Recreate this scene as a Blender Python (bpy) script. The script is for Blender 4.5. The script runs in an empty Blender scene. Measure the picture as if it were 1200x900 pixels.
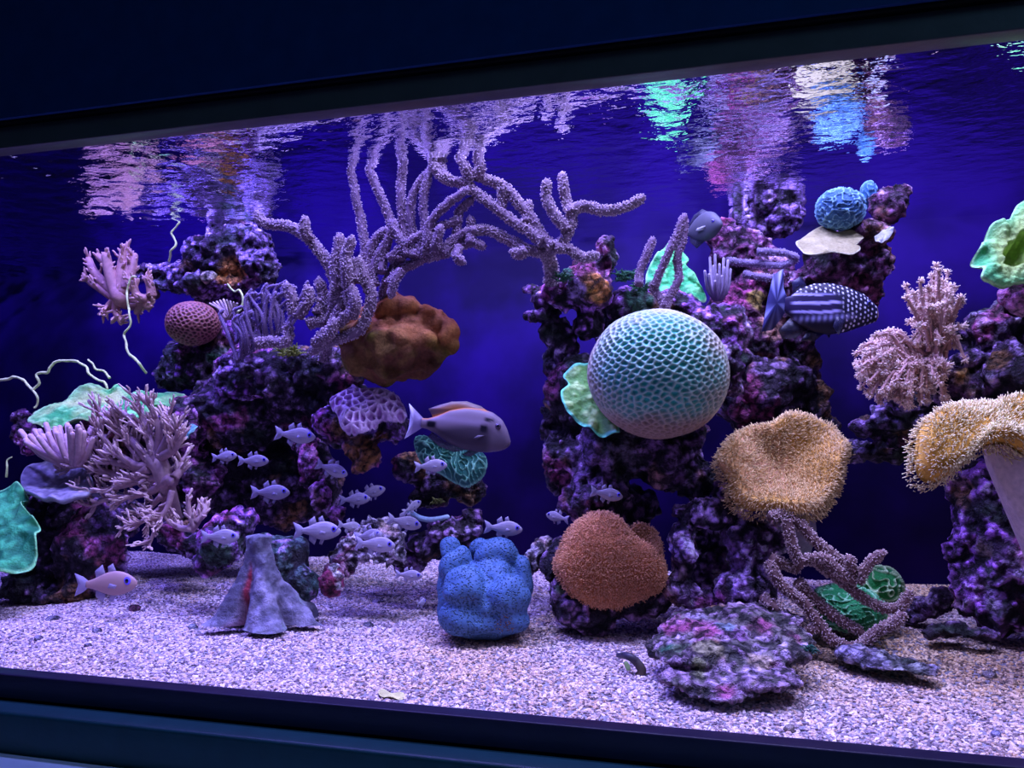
import bpy, bmesh, math, random
import numpy as np
from mathutils import Vector, Matrix
from mathutils.kdtree import KDTree

S = bpy.context.scene
COL = S.collection
random.seed(7)
rng = np.random.default_rng(7)

# ------------------------------------------------------------------ camera
YAW = math.radians(14.26)
PITCH = math.atan(69 / 900)
CAM = np.array([0.0, -1.0, 0.366])
cam_d = bpy.data.cameras.new('camera')
cam_d.sensor_width = 36
cam_d.lens = 27
cam_d.clip_start = 0.02
cam = bpy.data.objects.new('camera', cam_d)
cam.location = CAM
cam.rotation_euler = (math.pi / 2 + PITCH, 0, YAW)
COL.objects.link(cam)
S.camera = cam
FW = np.array([-math.sin(YAW) * math.cos(PITCH), math.cos(YAW) * math.cos(PITCH), math.sin(PITCH)])
RT = np.array([math.cos(YAW), math.sin(YAW), 0.0])
UP = np.cross(RT, FW)
ZV = np.array([0, 0, 1.0])
DV = np.array([-math.sin(YAW), math.cos(YAW), 0.0])     # horizontally away

# ------------------------------------------------------------------ world, lamps, exposure
W = bpy.data.worlds.new('world')
S.world = W
W.use_nodes = True
W.node_tree.nodes['Background'].inputs[0].default_value = (0.02, 0.06, 0.2, 1)
W.node_tree.nodes['Background'].inputs[1].default_value = 0.05
S.view_settings.view_transform = 'Standard'
S.view_settings.look = 'None'
S.view_settings.gamma = 1
S.view_settings.use_curve_mapping = False
S.view_settings.exposure = 0.0

WATER_Z = 0.93
def lamp(name, loc, target, size, energy, color, spread=180, size_y=None):
    l = bpy.data.lights.new(name, 'AREA')
    l.shape = 'RECTANGLE'
    l.size = size
    l.size_y = size_y or size
    l.energy = energy
    l.color = color
    l.spread = math.radians(spread)
    o = bpy.data.objects.new(name, l)
    o.location = loc
    d = Vector(target) - Vector(loc)
    o.rotation_euler = d.to_track_quat('-Z', 'Y').to_euler()
    COL.objects.link(o)
    return o
VIO = (0.22, 0.175, 1.0)
LAV = (0.42, 0.40, 1.0)
WHT = (0.66, 0.60, 1.0)
# the LED lamps hanging in a row over the open top of the tank
for lx, ly, le, lc in ((-1.85, .06, 30, VIO), (-1.25, .06, 32, VIO), (-0.70, .06, 28, LAV), (-0.15, .06, 27, LAV), (0.36, .06, 27, LAV), (0.90, .06, 24, LAV),
                       (-1.50, .55, 18, VIO), (-0.85, .50, 16, VIO), (-0.20, .50, 14, LAV), (0.45, .50, 14, LAV)):
    lamp('tank_lamp', (lx, ly, 2.0), (lx + .03, .42, 0), 0.14, le, lc)
# the dim visitors' room in front of the tank
lamp('room_lamp', (3.6, -2.6, 2.2), (0.0, 0, 0.4), 1.2, 34, (0.2, 0.55, 1.0))

# ------------------------------------------------------------------ helpers: picture <-> place
def ray(px, py):
    return FW + RT * (px - 600) / 900 + UP * (450 - py) / 900
def P(px, py, y):
    d = ray(px, py)
    return CAM + d * ((y - CAM[1]) / d[1])
def Pplane(px, py, p0, n):
    d = ray(px, py)
    return CAM + d * (np.dot(np.asarray(p0) - CAM, n) / np.dot(d, n))
def scale_at(p):
    return float(np.dot(np.asarray(p) - CAM, FW) / 900)
def nrm(v):
    v = np.asarray(v, float)
    return v / (np.linalg.norm(v, axis=-1, keepdims=True) + 1e-12)

# ------------------------------------------------------------------ helpers: noise
def _h(i, j, k, s):
    h = (i.astype(np.uint32) * np.uint32(374761393) + j.astype(np.uint32) * np.uint32(668265263)
         + k.astype(np.uint32) * np.uint32(2147483647) + np.uint32((s * 974711 + 12345) & 0xffffffff))
    h = (h ^ (h >> np.uint32(13))) * np.uint32(1274126177)
    h = (h ^ (h >> np.uint32(16))) * np.uint32(2246822519)
    h = h ^ (h >> np.uint32(15))
    return (h & np.uint32(0xffffff)).astype(np.float64) / 16777215.0
def vnoise(p, s=0):
    f = np.floor(p); i = f.astype(np.int64); t = p - f
    t = t * t * (3 - 2 * t)
    r = 0
    for a in (0, 1):
        for b in (0, 1):
            for c in (0, 1):
                w = (t[:, 0] if a else 1 - t[:, 0]) * (t[:, 1] if b else 1 - t[:, 1]) * (t[:, 2] if c else 1 - t[:, 2])
                r = r + w * _h(i[:, 0] + a, i[:, 1] + b, i[:, 2] + c, s)
    return r
def fbm(p, f, octv=3, s=0):
    a, t, n = 1.0, 0.0, 0.0
    for o in range(octv):
        t = t + a * (vnoise(p * f + 17.3 * o, s + o) - 0.5); n += a
        a *= 0.5; f *= 2.07
    return 2 * t / n
def worley(p, s=0):
    f = np.floor(p); i = f.astype(np.int64)
    d1 = np.full(len(p), 9.0); d2 = np.full(len(p), 9.0)
    for a in (-1, 0, 1):
        for b in (-1, 0, 1):
            for c in (-1, 0, 1):
                x, y, z = i[:, 0] + a, i[:, 1] + b, i[:, 2] + c
                q = np.stack([x + _h(x, y, z, s), y + _h(x, y, z, s + 1), z + _h(x, y, z, s + 2)], 1)
                d = np.linalg.norm(q - p, axis=1)
                d2 = np.minimum(d2, np.maximum(d1, d)); d1 = np.minimum(d1, d)
    return d1, d2
def sstep(a, b, x):
    t = np.clip((x - a) / (b - a), 0, 1)
    return t * t * (3 - 2 * t)
def mixc(a, b, t):
    t = np.clip(t, 0, 1)
    return np.asarray(a) * (1 - t)[:, None] + np.asarray(b) * t[:, None]
def waves(p, freq, s, n=26):
    r = np.random.default_rng(s)
    k = nrm(r.normal(size=(n, 3))) * freq * r.uniform(0.9, 1.1, (n, 1))
    return (np.cos(p @ k.T + r.uniform(0, 6.28, n)).sum(1)) / math.sqrt(n / 2)

# ------------------------------------------------------------------ helpers: objects
def mk(name, V, faces, mat, col=None, root=None, parent=None, smooth=True, origin=None):
    """one mesh object; V in world metres (a child is shifted into its root's space)"""
    V = np.asarray(V, float)
    if isinstance(faces, np.ndarray):
        faces = [faces]
    faces = [np.asarray(f, np.int64) for f in faces if len(f)]
    if root is None and origin is None:
        origin = np.array([V[:, 0].mean(), V[:, 1].mean(), V[:, 2].min()])
    off = np.array(root.location) if root is not None else np.asarray(origin)
    me = bpy.data.meshes.new(name)
    me.vertices.add(len(V))
    me.vertices.foreach_set('co', (V - off).astype(np.float32).ravel())
    loops = np.concatenate([f.ravel() for f in faces])
    starts, c = [], 0
    for f in faces:
        n, k = f.shape
        starts.append(c + np.arange(n) * k); c += n * k
    starts = np.concatenate(starts)
    me.loops.add(len(loops)); me.loops.foreach_set('vertex_index', loops.astype(np.int32))
    me.polygons.add(len(starts)); me.polygons.foreach_set('loop_start', starts.astype(np.int32))
    me.update(calc_edges=True)
    me.validate()
    if smooth:
        me.polygons.foreach_set('use_smooth', np.ones(len(me.polygons), bool))
    if col is not None:
        col = np.asarray(col, float)
        if col.ndim == 1:
            col = np.tile(col, (len(V), 1))
        a = me.color_attributes.new('Col', 'FLOAT_COLOR', 'POINT')
        a.data.foreach_set('color', np.concatenate([np.clip(col, 0, 1), np.ones((len(V), 1))], 1).astype(np.float32).ravel())
    me.materials.append(mat)
    o = bpy.data.objects.new(name, me)
    COL.objects.link(o)
    if root is not None:
        o.parent = parent or root
    else:
        o.location = off
    return o
def tag(o, label, cat, group=None, kind=None):
    if label: o['label'] = label
    if cat: o['category'] = cat
    if group: o['group'] = group
    if kind: o['kind'] = kind
    return o
def thing(name, label, cat, loc, group=None):
    o = bpy.data.objects.new(name, None)
    o.empty_display_size = 0.02
    o.location = [float(v) for v in loc]
    COL.objects.link(o)
    return tag(o, label, cat, group)
def struct(o):
    o['kind'] = 'structure'
    return o
def box(name, lo, hi, mat, root=None, bevel=0.0):
    bm = bmesh.new()
    bmesh.ops.create_cube(bm, size=1)
    lo, hi = np.array(lo), np.array(hi)
    for v in bm.verts:
        v.co = Vector((lo + hi) / 2 + np.array(v.co) * (hi - lo))
    if bevel:
        bmesh.ops.bevel(bm, geom=bm.edges[:], offset=bevel, segments=3, affect='EDGES', profile=0.5)
    V = np.array([v.co for v in bm.verts]); bm.verts.index_update()
    byk = {}
    for f in bm.faces:
        byk.setdefault(len(f.verts), []).append([v.index for v in f.verts])
    bm.free()
    return mk(name, V, [np.array(x) for x in byk.values()], mat, root=root, smooth=False)

# ------------------------------------------------------------------ helpers: materials
def nodes(m):
    m.use_nodes = True
    return m.node_tree, m.node_tree.nodes, m.node_tree.links
def vmat(name, rough=0.6, bump=None, var=0.35, vscale=90, color=None, spec=0.3, sss=0.0, bump2=None, cells=None, coat=0.0):
    """vertex-colour (or flat colour) surface with fine noise grain; bump = (scale, distance)"""
    m = bpy.data.materials.new(name)
    t, N, L = nodes(m)
    b = N['Principled BSDF']
    b.inputs['Roughness'].default_value = rough
    b.inputs['Specular IOR Level'].default_value = spec
    b.inputs['Coat Weight'].default_value = coat
    if sss:
        b.inputs['Subsurface Weight'].default_value = sss
        b.inputs['Subsurface Radius'].default_value = (0.01, 0.006, 0.006)
        b.inputs['Subsurface Scale'].default_value = 1.0
    if color is None:
        a = N.new('ShaderNodeVertexColor'); a.layer_name = 'Col'; src = a.outputs[0]
    else:
        a = N.new('ShaderNodeRGB'); a.outputs[0].default_value = (*color, 1); src = a.outputs[0]
    tc = N.new('ShaderNodeTexCoord')
    nz = N.new('ShaderNodeTexNoise'); nz.inputs['Scale'].default_value = vscale; nz.inputs['Detail'].default_value = 4
    L.new(tc.outputs['Object'], nz.inputs['Vector'])
    mr = N.new('ShaderNodeMapRange'); mr.inputs[1].default_value = 0.25; mr.inputs[2].default_value = 0.75
    mr.inputs[3].default_value = 1 - var; mr.inputs[4].default_value = 1 + var
    L.new(nz.outputs[0], mr.inputs[0])
    mul = N.new('ShaderNodeMix'); mul.data_type = 'RGBA'; mul.blend_type = 'MULTIPLY'; mul.inputs[0].default_value = 1
    L.new(src, mul.inputs[6]); L.new(mr.outputs[0], mul.inputs[7])
    csrc = mul.outputs[2]
    hsock = None
    if cells:      # small round polyp cups: (scale, light rim colour, distance)
        vo = N.new('ShaderNodeTexVoronoi'); vo.inputs['Scale'].default_value = cells[0]
        L.new(tc.outputs['Object'], vo.inputs['Vector'])
        r = N.new('ShaderNodeMapRange'); r.inputs[1].default_value = 0.15; r.inputs[2].default_value = 0.45
        L.new(vo.outputs['Distance'], r.inputs[0])
        mx = N.new('ShaderNodeMix'); mx.data_type = 'RGBA'
        L.new(r.outputs[0], mx.inputs[0]); L.new(csrc, mx.inputs[6]); mx.inputs[7].default_value = (*cells[1], 1)
        csrc = mx.outputs[2]
        bu = N.new('ShaderNodeBump'); bu.inputs['Distance'].default_value = cells[2]; bu.inputs['Strength'].default_value = 1
        L.new(r.outputs[0], bu.inputs['Height']); hsock = bu.outputs[0]
    if bump:
        n2 = N.new('ShaderNodeTexNoise'); n2.inputs['Scale'].default_value = bump[0]; n2.inputs['Detail'].default_value = 5
        n2.inputs['Roughness'].default_value = 0.65
        L.new(tc.outputs['Object'], n2.inputs['Vector'])
        bu = N.new('ShaderNodeBump'); bu.inputs['Distance'].default_value = bump[1]; bu.inputs['Strength'].default_value = 1
        L.new(n2.outputs[0], bu.inputs['Height'])
        if hsock: L.new(hsock, bu.inputs['Normal'])
        hsock = bu.outputs[0]
    if hsock: L.new(hsock, b.inputs['Normal'])
    L.new(csrc, b.inputs['Base Color'])
    return m
def rock_mat():
    m = bpy.data.materials.new('live_rock')
    t, N, L = nodes(m)
    b = N['Principled BSDF']; b.inputs['Roughness'].default_value = 0.6; b.inputs['Specular IOR Level'].default_value = 0.35
    a = N.new('ShaderNodeVertexColor'); a.layer_name = 'Col'
    tc = N.new('ShaderNodeTexCoord')
    nz = N.new('ShaderNodeTexNoise'); nz.inputs['Scale'].default_value = 45; nz.inputs['Detail'].default_value = 3
    L.new(tc.outputs['Object'], nz.inputs['Vector'])
    wp = N.new('ShaderNodeVectorMath'); wp.operation = 'MULTIPLY_ADD'; wp.inputs[1].default_value = (0.02, 0.02, 0.02)
    L.new(nz.outputs['Color'], wp.inputs[0]); L.new(tc.outputs['Object'], wp.inputs[2])
    v1 = N.new('ShaderNodeTexVoronoi'); v1.inputs['Scale'].default_value = 62
    L.new(wp.outputs[0], v1.inputs['Vector'])
    n2 = N.new('ShaderNodeTexNoise'); n2.inputs['Scale'].default_value = 190; n2.inputs['Detail'].default_value = 3; n2.inputs['Roughness'].default_value = .7
    L.new(tc.outputs['Object'], n2.inputs['Vector'])
    # height: crust nodules with pits between them
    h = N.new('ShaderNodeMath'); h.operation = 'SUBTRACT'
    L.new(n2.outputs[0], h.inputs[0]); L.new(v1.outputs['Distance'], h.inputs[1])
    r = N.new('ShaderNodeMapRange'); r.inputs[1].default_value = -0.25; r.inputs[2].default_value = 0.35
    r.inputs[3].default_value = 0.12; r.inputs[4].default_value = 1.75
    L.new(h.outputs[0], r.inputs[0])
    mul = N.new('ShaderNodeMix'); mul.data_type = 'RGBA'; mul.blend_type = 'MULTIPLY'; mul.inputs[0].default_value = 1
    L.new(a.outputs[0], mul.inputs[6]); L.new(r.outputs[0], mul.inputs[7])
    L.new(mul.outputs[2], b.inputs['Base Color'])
    bu = N.new('ShaderNodeBump'); bu.inputs['Distance'].default_value = 0.014; bu.inputs['Strength'].default_value = 1
    L.new(h.outputs[0], bu.inputs['Height']); L.new(bu.outputs[0], b.inputs['Normal'])
    return m
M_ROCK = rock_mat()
M_CORAL = vmat('stony_coral', 0.55, (170, 0.004), 0.2, 200, spec=0.3)
M_CELL = vmat('polyp_coral', 0.5, (350, 0.0008), 0.15, 160, spec=0.35)
M_SMOOTH = vmat('worn_stone', 0.7, (120, 0.005), 0.35, 90, spec=0.2)
M_SOFT = vmat('soft_coral', 0.6, (250, 0.001), 0.2, 120, spec=0.2)
M_POLYP = vmat('polyp_tissue', 0.5, None, 0.2, 400, spec=0.3)
M_FISH = vmat('fish_skin', 0.45, None, 0.08, 300, spec=0.25)
M_EYE = vmat('eye_gloss', 0.1, None, 0.0, 10, color=(0.01, 0.01, 0.02), spec=0.6)
M_IRIS = vmat('eye_ring', 0.25, None, 0.0, 10, color=(0.16, 0.12, 0.9), spec=0.6)
M_WIRE = vmat('wire_coral', 0.5, (500, 0.001), 0.2, 200, color=(0.80, 0.98, 0.34))
M_BLUE = vmat('blue_coral', 0.6, None, 0.2, 60, cells=(240, (0.07, 0.16, 0.30), 0.004), spec=0.25)
def fin_mat():
    m = bpy.data.materials.new('fin_membrane')
    t, N, L = nodes(m)
    b = N['Principled BSDF']; b.inputs['Roughness'].default_value = 0.4
    a = N.new('ShaderNodeVertexColor'); a.layer_name = 'Col'
    L.new(a.outputs[0], b.inputs['Base Color'])
    tr = N.new('ShaderNodeBsdfTransparent')
    mx = N.new('ShaderNodeMixShader'); mx.inputs[0].default_value = 0.7
    L.new(tr.outputs[0], mx.inputs[1]); L.new(b.outputs[0], mx.inputs[2])
    L.new(mx.outputs[0], N['Material Output'].inputs[0])
    return m
M_FIN = fin_mat()

# ------------------------------------------------------------------ the setting
Y_BACK = 1.10
XL, XR = -3.3, 2.6
def paint(name, color, rough=0.4, spec=0.4, bump=(60, 0.0005), var=0.1):
    return vmat(name, rough, bump, var, 30, color=color, spec=spec)
def at_z(py, y, px=600):
    return float(P(px, py, y)[2])

# back wall: deep blue panel, cloudy with old algae film
def backwall_mat():
    m = bpy.data.materials.new('blue_back_panel')
    t, N, L = nodes(m)
    b = N['Principled BSDF']; b.inputs['Roughness'].default_value = 0.7; b.inputs['Specular IOR Level'].default_value = 0.1
    tc = N.new('ShaderNodeTexCoord')
    nz = N.new('ShaderNodeTexNoise'); nz.inputs['Scale'].default_value = 2.6; nz.inputs['Detail'].default_value = 5
    L.new(tc.outputs['Object'], nz.inputs['Vector'])
    cr = N.new('ShaderNodeValToRGB')
    cr.color_ramp.elements[0].position = 0.42; cr.color_ramp.elements[0].color = (0.005, 0.0008, 0.036, 1)
    cr.color_ramp.elements[1].position = 0.72; cr.color_ramp.elements[1].color = (0.020, 0.0025, 0.15, 1)
    L.new(nz.outputs[0], cr.inputs[0]); L.new(cr.outputs[0], b.inputs['Base Color'])
    return m
M_BACK = backwall_mat()
struct(box('wall_back', (XL, Y_BACK, -0.2), (XR, Y_BACK + 0.04, 1.25), M_BACK))
struct(box('wall_left', (XL - 0.04, 0.0, -0.2), (XL, Y_BACK, 1.25), M_BACK))
struct(box('wall_right', (XR, 0.0, -0.2), (XR + 0.04, Y_BACK, 1.25), M_BACK))

# gravel bed
def ground(x, y):
    p = np.stack([np.asarray(x, float), np.asarray(y, float), np.zeros(np.shape(x))], 1)
    z = 0.027 * sstep(0, 1.1, p[:, 1]) + 0.020 * fbm(p, 3.2, 3, 5) * sstep(0.0, 0.25, p[:, 1]) + 0.004 * fbm(p, 14, 2, 9) * sstep(0, 0.1, p[:, 1])
    return z
def gz(x, y):
    return float(ground([x], [y])[0])
def grid(nx, ny):
    i = np.arange(nx * ny).reshape(ny, nx)
    return np.stack([i[:-1, :-1], i[:-1, 1:], i[1:, 1:], i[1:, :-1]], -1).reshape(-1, 4)
def gravel_color(p):
    c = mixc((0.36, 0.34, 0.36), (0.45, 0.37, 0.26), sstep(0.0, 0.5, fbm(p, 3.0, 3, 21)))
    return mixc(c, (0.36, 0.30, 0.42), sstep(0.1, 0.6, fbm(p, 5.0, 3, 33)) * 0.6)
gx, gy = np.meshgrid(np.linspace(XL, XR, 320), np.linspace(0.0, Y_BACK, 90))
gV = np.stack([gx.ravel(), gy.ravel(), ground(gx.ravel(), gy.ravel())], 1)
floor = struct(mk('floor', gV, grid(320, 90), vmat('gravel_bed', 0.85, (260, 0.004), 0.5, 300, spec=0.2), gravel_color(gV) * 0.8))

def pebble_mat():
    m = bpy.data.materials.new('coral_gravel')
    t, N, L = nodes(m)
    b = N['Principled BSDF']; b.inputs['Roughness'].default_value = 0.6; b.inputs['Specular IOR Level'].default_value = 0.3
    oi = N.new('ShaderNodeObjectInfo')
    cr = N.new('ShaderNodeValToRGB')
    E = cr.color_ramp.elements
    E[0].position = 0; E[0].color = (0.10, 0.08, 0.10, 1)
    E[1].position = 1; E[1].color = (0.92, 0.87, 0.82, 1)
    for pos, c in ((0.25, (0.32, 0.26, 0.27, 1)), (0.5, (0.62, 0.54, 0.50, 1)), (0.62, (0.62, 0.45, 0.28, 1)), (0.75, (0.70, 0.62, 0.60, 1))):
        e = E.new(pos); e.color = c
    L.new(oi.outputs['Random'], cr.inputs[0])
    geo = N.new('ShaderNodeNewGeometry')
    nz = N.new('ShaderNodeTexNoise'); nz.inputs['Scale'].default_value = 2.2; nz.inputs['Detail'].default_value = 3
    L.new(geo.outputs['Position'], nz.inputs['Vector'])
    r2 = N.new('ShaderNodeValToRGB')
    r2.color_ramp.elements[0].position = 0.4; r2.color_ramp.elements[0].color = (1.0, 0.93, 1.0, 1)
    r2.color_ramp.elements[1].position = 0.62; r2.color_ramp.elements[1].color = (1.0, 0.82, 0.50, 1)
    sx = N.new('ShaderNodeSeparateXYZ'); L.new(geo.outputs['Position'], sx.inputs[0])
    ad = N.new('ShaderNodeMath'); ad.operation = 'MULTIPLY_ADD'; ad.inputs[1].default_value = 0.22     # tint turns tan towards the right end
    L.new(sx.outputs[0], ad.inputs[0]); L.new(nz.outputs[0], ad.inputs[2])
    L.new(ad.outputs[0], r2.inputs[0])
    mx = N.new('ShaderNodeMix'); mx.data_type = 'RGBA'; mx.blend_type = 'MULTIPLY'; mx.inputs[0].default_value = 1
    L.new(cr.outputs[0], mx.inputs[6]); L.new(r2.outputs[0], mx.inputs[7])
    L.new(mx.outputs[2], b.inputs['Base Color'])
    return m
M_PEB = pebble_mat()
def scatter_gravel():
    # bed patch in reach of the view, wider than the frame on both sides
    xs0, xs1 = [], []
    ny, nx = 60, 120
    V = []
    for y in np.linspace(0.004, Y_BACK - 0.01, ny):
        a = P(-130, 700, y)[0]; b = P(1260, 700, y)[0] + .75
        V.append(np.stack([np.linspace(a, b, nx), np.full(nx, y), np.zeros(nx)], 1))
    V = np.concatenate(V)
    V[:, 2] = ground(V[:, 0], V[:, 1]) + 0.0005
    o = mk('gravel', V, grid(nx, ny), M_PEB, origin=(0, 0, 0))
    tag(o, 'bed of loose pale coral gravel covering the tank bottom', 'gravel', kind='stuff')
    g = bpy.data.node_groups.new('gravel_scatter', 'GeometryNodeTree')
    g.interface.new_socket('Geometry', in_out='INPUT', socket_type='NodeSocketGeometry')
    g.interface.new_socket('Geometry', in_out='OUTPUT', socket_type='NodeSocketGeometry')
    N, L = g.nodes, g.links
    gi, go = N.new('NodeGroupInput'), N.new('NodeGroupOutput')
    dp = N.new('GeometryNodeDistributePointsOnFaces'); dp.inputs['Density'].default_value = 40000
    ico = N.new('GeometryNodeMeshIcoSphere'); ico.inputs['Radius'].default_value = 0.0034; ico.inputs['Subdivisions'].default_value = 1
    tr = N.new('GeometryNodeTransform'); tr.inputs['Scale'].default_value = (1.35, 0.85, 0.65)
    sm = N.new('GeometryNodeSetMaterial'); sm.inputs['Material'].default_value = M_PEB
    ip = N.new('GeometryNodeInstanceOnPoints')
    rr = N.new('FunctionNodeRandomValue'); rr.data_type = 'FLOAT_VECTOR'
    rr.inputs[0].default_value = (-0.6, -0.6, 0); rr.inputs[1].default_value = (0.6, 0.6, 6.28)
    rs = N.new('FunctionNodeRandomValue'); rs.data_type = 'FLOAT_VECTOR'
    rs.inputs[0].default_value = (0.5, 0.5, 0.5); rs.inputs[1].default_value = (1.35, 1.25, 1.2)
    rs.inputs['Seed'].default_value = 3
    L.new(gi.outputs[0], dp.inputs['Mesh']); L.new(dp.outputs['Points'], ip.inputs['Points'])
    L.new(ico.outputs['Mesh'], tr.inputs['Geometry']); L.new(tr.outputs[0], sm.inputs['Geometry'])
    L.new(sm.outputs[0], ip.inputs['Instance'])
    L.new(rr.outputs[0], ip.inputs['Rotation']); L.new(rs.outputs[0], ip.inputs['Scale'])
    L.new(ip.outputs[0], go.inputs[0])
    md = o.modifiers.new('scatter', 'NODES'); md.node_group = g
scatter_gravel()

# water surface, seen from below: rippled, mirror beyond the critical angle
def water_mat():
    m = bpy.data.materials.new('water_surface')
    t, N, L = nodes(m)
    N.remove(N['Principled BSDF'])
    tc = N.new('ShaderNodeTexCoord')
    nz = N.new('ShaderNodeTexNoise'); nz.inputs['Scale'].default_value = 26; nz.inputs['Detail'].default_value = 3
    mp = N.new('ShaderNodeMapping'); mp.inputs['Scale'].default_value = (1, 1.4, 1)
    L.new(tc.outputs['Object'], mp.inputs[0]); L.new(mp.outputs[0], nz.inputs['Vector'])
    bu = N.new('ShaderNodeBump'); bu.inputs['Distance'].default_value = 0.006; bu.inputs['Strength'].default_value = 0.5
    L.new(nz.outputs[0], bu.inputs['Height'])
    fr = N.new('ShaderNodeFresnel'); fr.inputs['IOR'].default_value = 1.333
    gl = N.new('ShaderNodeBsdfGlossy'); gl.inputs['Roughness'].default_value = 0.0; gl.inputs['Color'].default_value = (0.95, 0.97, 1, 1)
    tr = N.new('ShaderNodeBsdfTransparent')
    L.new(bu.outputs[0], gl.inputs['Normal'])
    mx = N.new('ShaderNodeMixShader')
    L.new(fr.outputs[0], mx.inputs[0]); L.new(tr.outputs[0], mx.inputs[1]); L.new(gl.outputs[0], mx.inputs[2])
    L.new(mx.outputs[0], N['Material Output'].inputs[0])
    return m
wx, wy = np.meshgrid(np.linspace(XL, XR, 700), np.linspace(0.0, Y_BACK, 130))
wp = np.stack([wx.ravel(), wy.ravel(), np.zeros(wx.size)], 1)
stir = 1 + 2.6 * sstep(-0.75, -1.15, wp[:, 0]) + 0.8 * sstep(0, .5, fbm(wp, 2.2, 1, 77))
wz = WATER_Z + 0.0022 * fbm(wp, 7, 2, 3) + stir * 0.0010 * fbm(wp * [1, 1.3, 1], 22, 2, 8)
wp[:, 2] = wz
ws = mk('water_surface', wp, grid(700, 130), water_mat(), origin=(0, 0, WATER_Z))
tag(ws, 'rippled underside of the water surface mirroring the reef', 'water', kind='stuff')

# front glass
def glass_mat():
    m = bpy.data.materials.new('viewing_glass')
    t, N, L = nodes(m)
    N.remove(N['Principled BSDF'])
    fr = N.new('ShaderNodeFresnel'); fr.inputs['IOR'].default_value = 1.45
    gl = N.new('ShaderNodeBsdfGlossy'); gl.inputs['Roughness'].default_value = 0.02
    tr = N.new('ShaderNodeBsdfTransparent'); tr.inputs[0].default_value = (0.96, 0.98, 1, 1)
    mx = N.new('ShaderNodeMixShader')
    L.new(fr.outputs[0], mx.inputs[0]); L.new(tr.outputs[0], mx.inputs[1]); L.new(gl.outputs[0], mx.inputs[2])
    L.new(mx.outputs[0], N['Material Output'].inputs[0])
    return m
gp = np.array([[XL, -0.004, -0.05], [XR, -0.004, -0.05], [XR, -0.004, 1.0], [XL, -0.004, 1.0]])
struct(mk('window_1', gp, np.array([[0, 1, 2, 3]]), glass_mat(), smooth=False))

# frame and room side
M_BEAM = paint('dark_frame', (0.11, 0.09, 0.09), 0.35, 0.4)
M_SILL = paint('dark_sill', (0.03, 0.022, 0.06), 0.4, 0.4)
M_BLACK = paint('black_gap', (0.002, 0.002, 0.003), 0.6, 0.1)
M_NAVY = paint('navy_wall', (0.008, 0.045, 0.17), 0.6, 0.2)
M_TEAL = paint('teal_panel', (0.008, 0.06, 0.07), 0.45, 0.4)
M_LEDGE = paint('pale_ledge', (0.4, 0.6, 0.6), 0.4, 0.4)
zb0 = at_z(111, -0.012); zb1 = at_z(69, -0.03)
struct(box('trim_1', (XL, -0.03, zb0), (XR, 0.0, 1.15), M_BEAM, bevel=0.002))
zg = at_z(62, -0.05)
struct(box('trim_2', (XL, -0.045, at_z(68, -0.045)), (XR, -0.03, 1.2), M_BLACK))
zw = at_z(60, -0.07)
struct(box('wall_front', (XL, -0.052, at_z(62, -0.052)), (XR, -0.045, 2.0), M_NAVY, bevel=0.001))
zs = at_z(784.5, -0.012, 0)
struct(box('trim_3', (XL, -0.03, at_z(818, -0.03, 0)), (XR, 0.0, zs), M_SILL, bevel=0.0025))
struct(box('trim_4', (XL, -0.028, at_z(870, -0.028, 0)), (XR, 0.0, at_z(818, -0.03, 0)), M_BLACK))
struct(box('trim_5', (XL, -0.075, at_z(900, -0.055, 0)), (XR, -0.03, at_z(827, -0.055, 0)), M_TEAL, bevel=0.006))
zl = at_z(881, -0.075, 0)
struct(box('trim_6', (XL, -0.70, zl - 0.04), (XR, -0.075, zl), M_LEDGE, bevel=0.004))

# ------------------------------------------------------------------ builders: rock
def smooth_path(pts, n):
    p = np.asarray(pts, float)
    if len(p) == 2:
        t = np.linspace(0, 1, n + 1)[:, None]
        return p[0] * (1 - t) + p[1] * t
    q = np.concatenate([[2 * p[0] - p[1]], p, [2 * p[-1] - p[-2]]])
    out = []
    for i in range(1, len(q) - 2):
        t = np.linspace(0, 1, n, endpoint=False)[:, None]
        a, b, c, d = q[i - 1], q[i], q[i + 1], q[i + 2]
        out.append(0.5 * ((2 * b) + (c - a) * t + (2 * a - 5 * b + 4 * c - d) * t * t + (3 * b - a - 3 * c + d) * t ** 3))
    out.append(p[-1:])
    return np.concatenate(out)

_ICO = {}
def ico(sub):
    if sub not in _ICO:
        bm = bmesh.new()
        bmesh.ops.create_icosphere(bm, subdivisions=sub, radius=1)
        bm.verts.index_update()
        _ICO[sub] = (np.array([v.co for v in bm.verts]), np.array([[v.index for v in f.verts] for f in bm.faces]))
        bm.free()
    return _ICO[sub]

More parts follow.
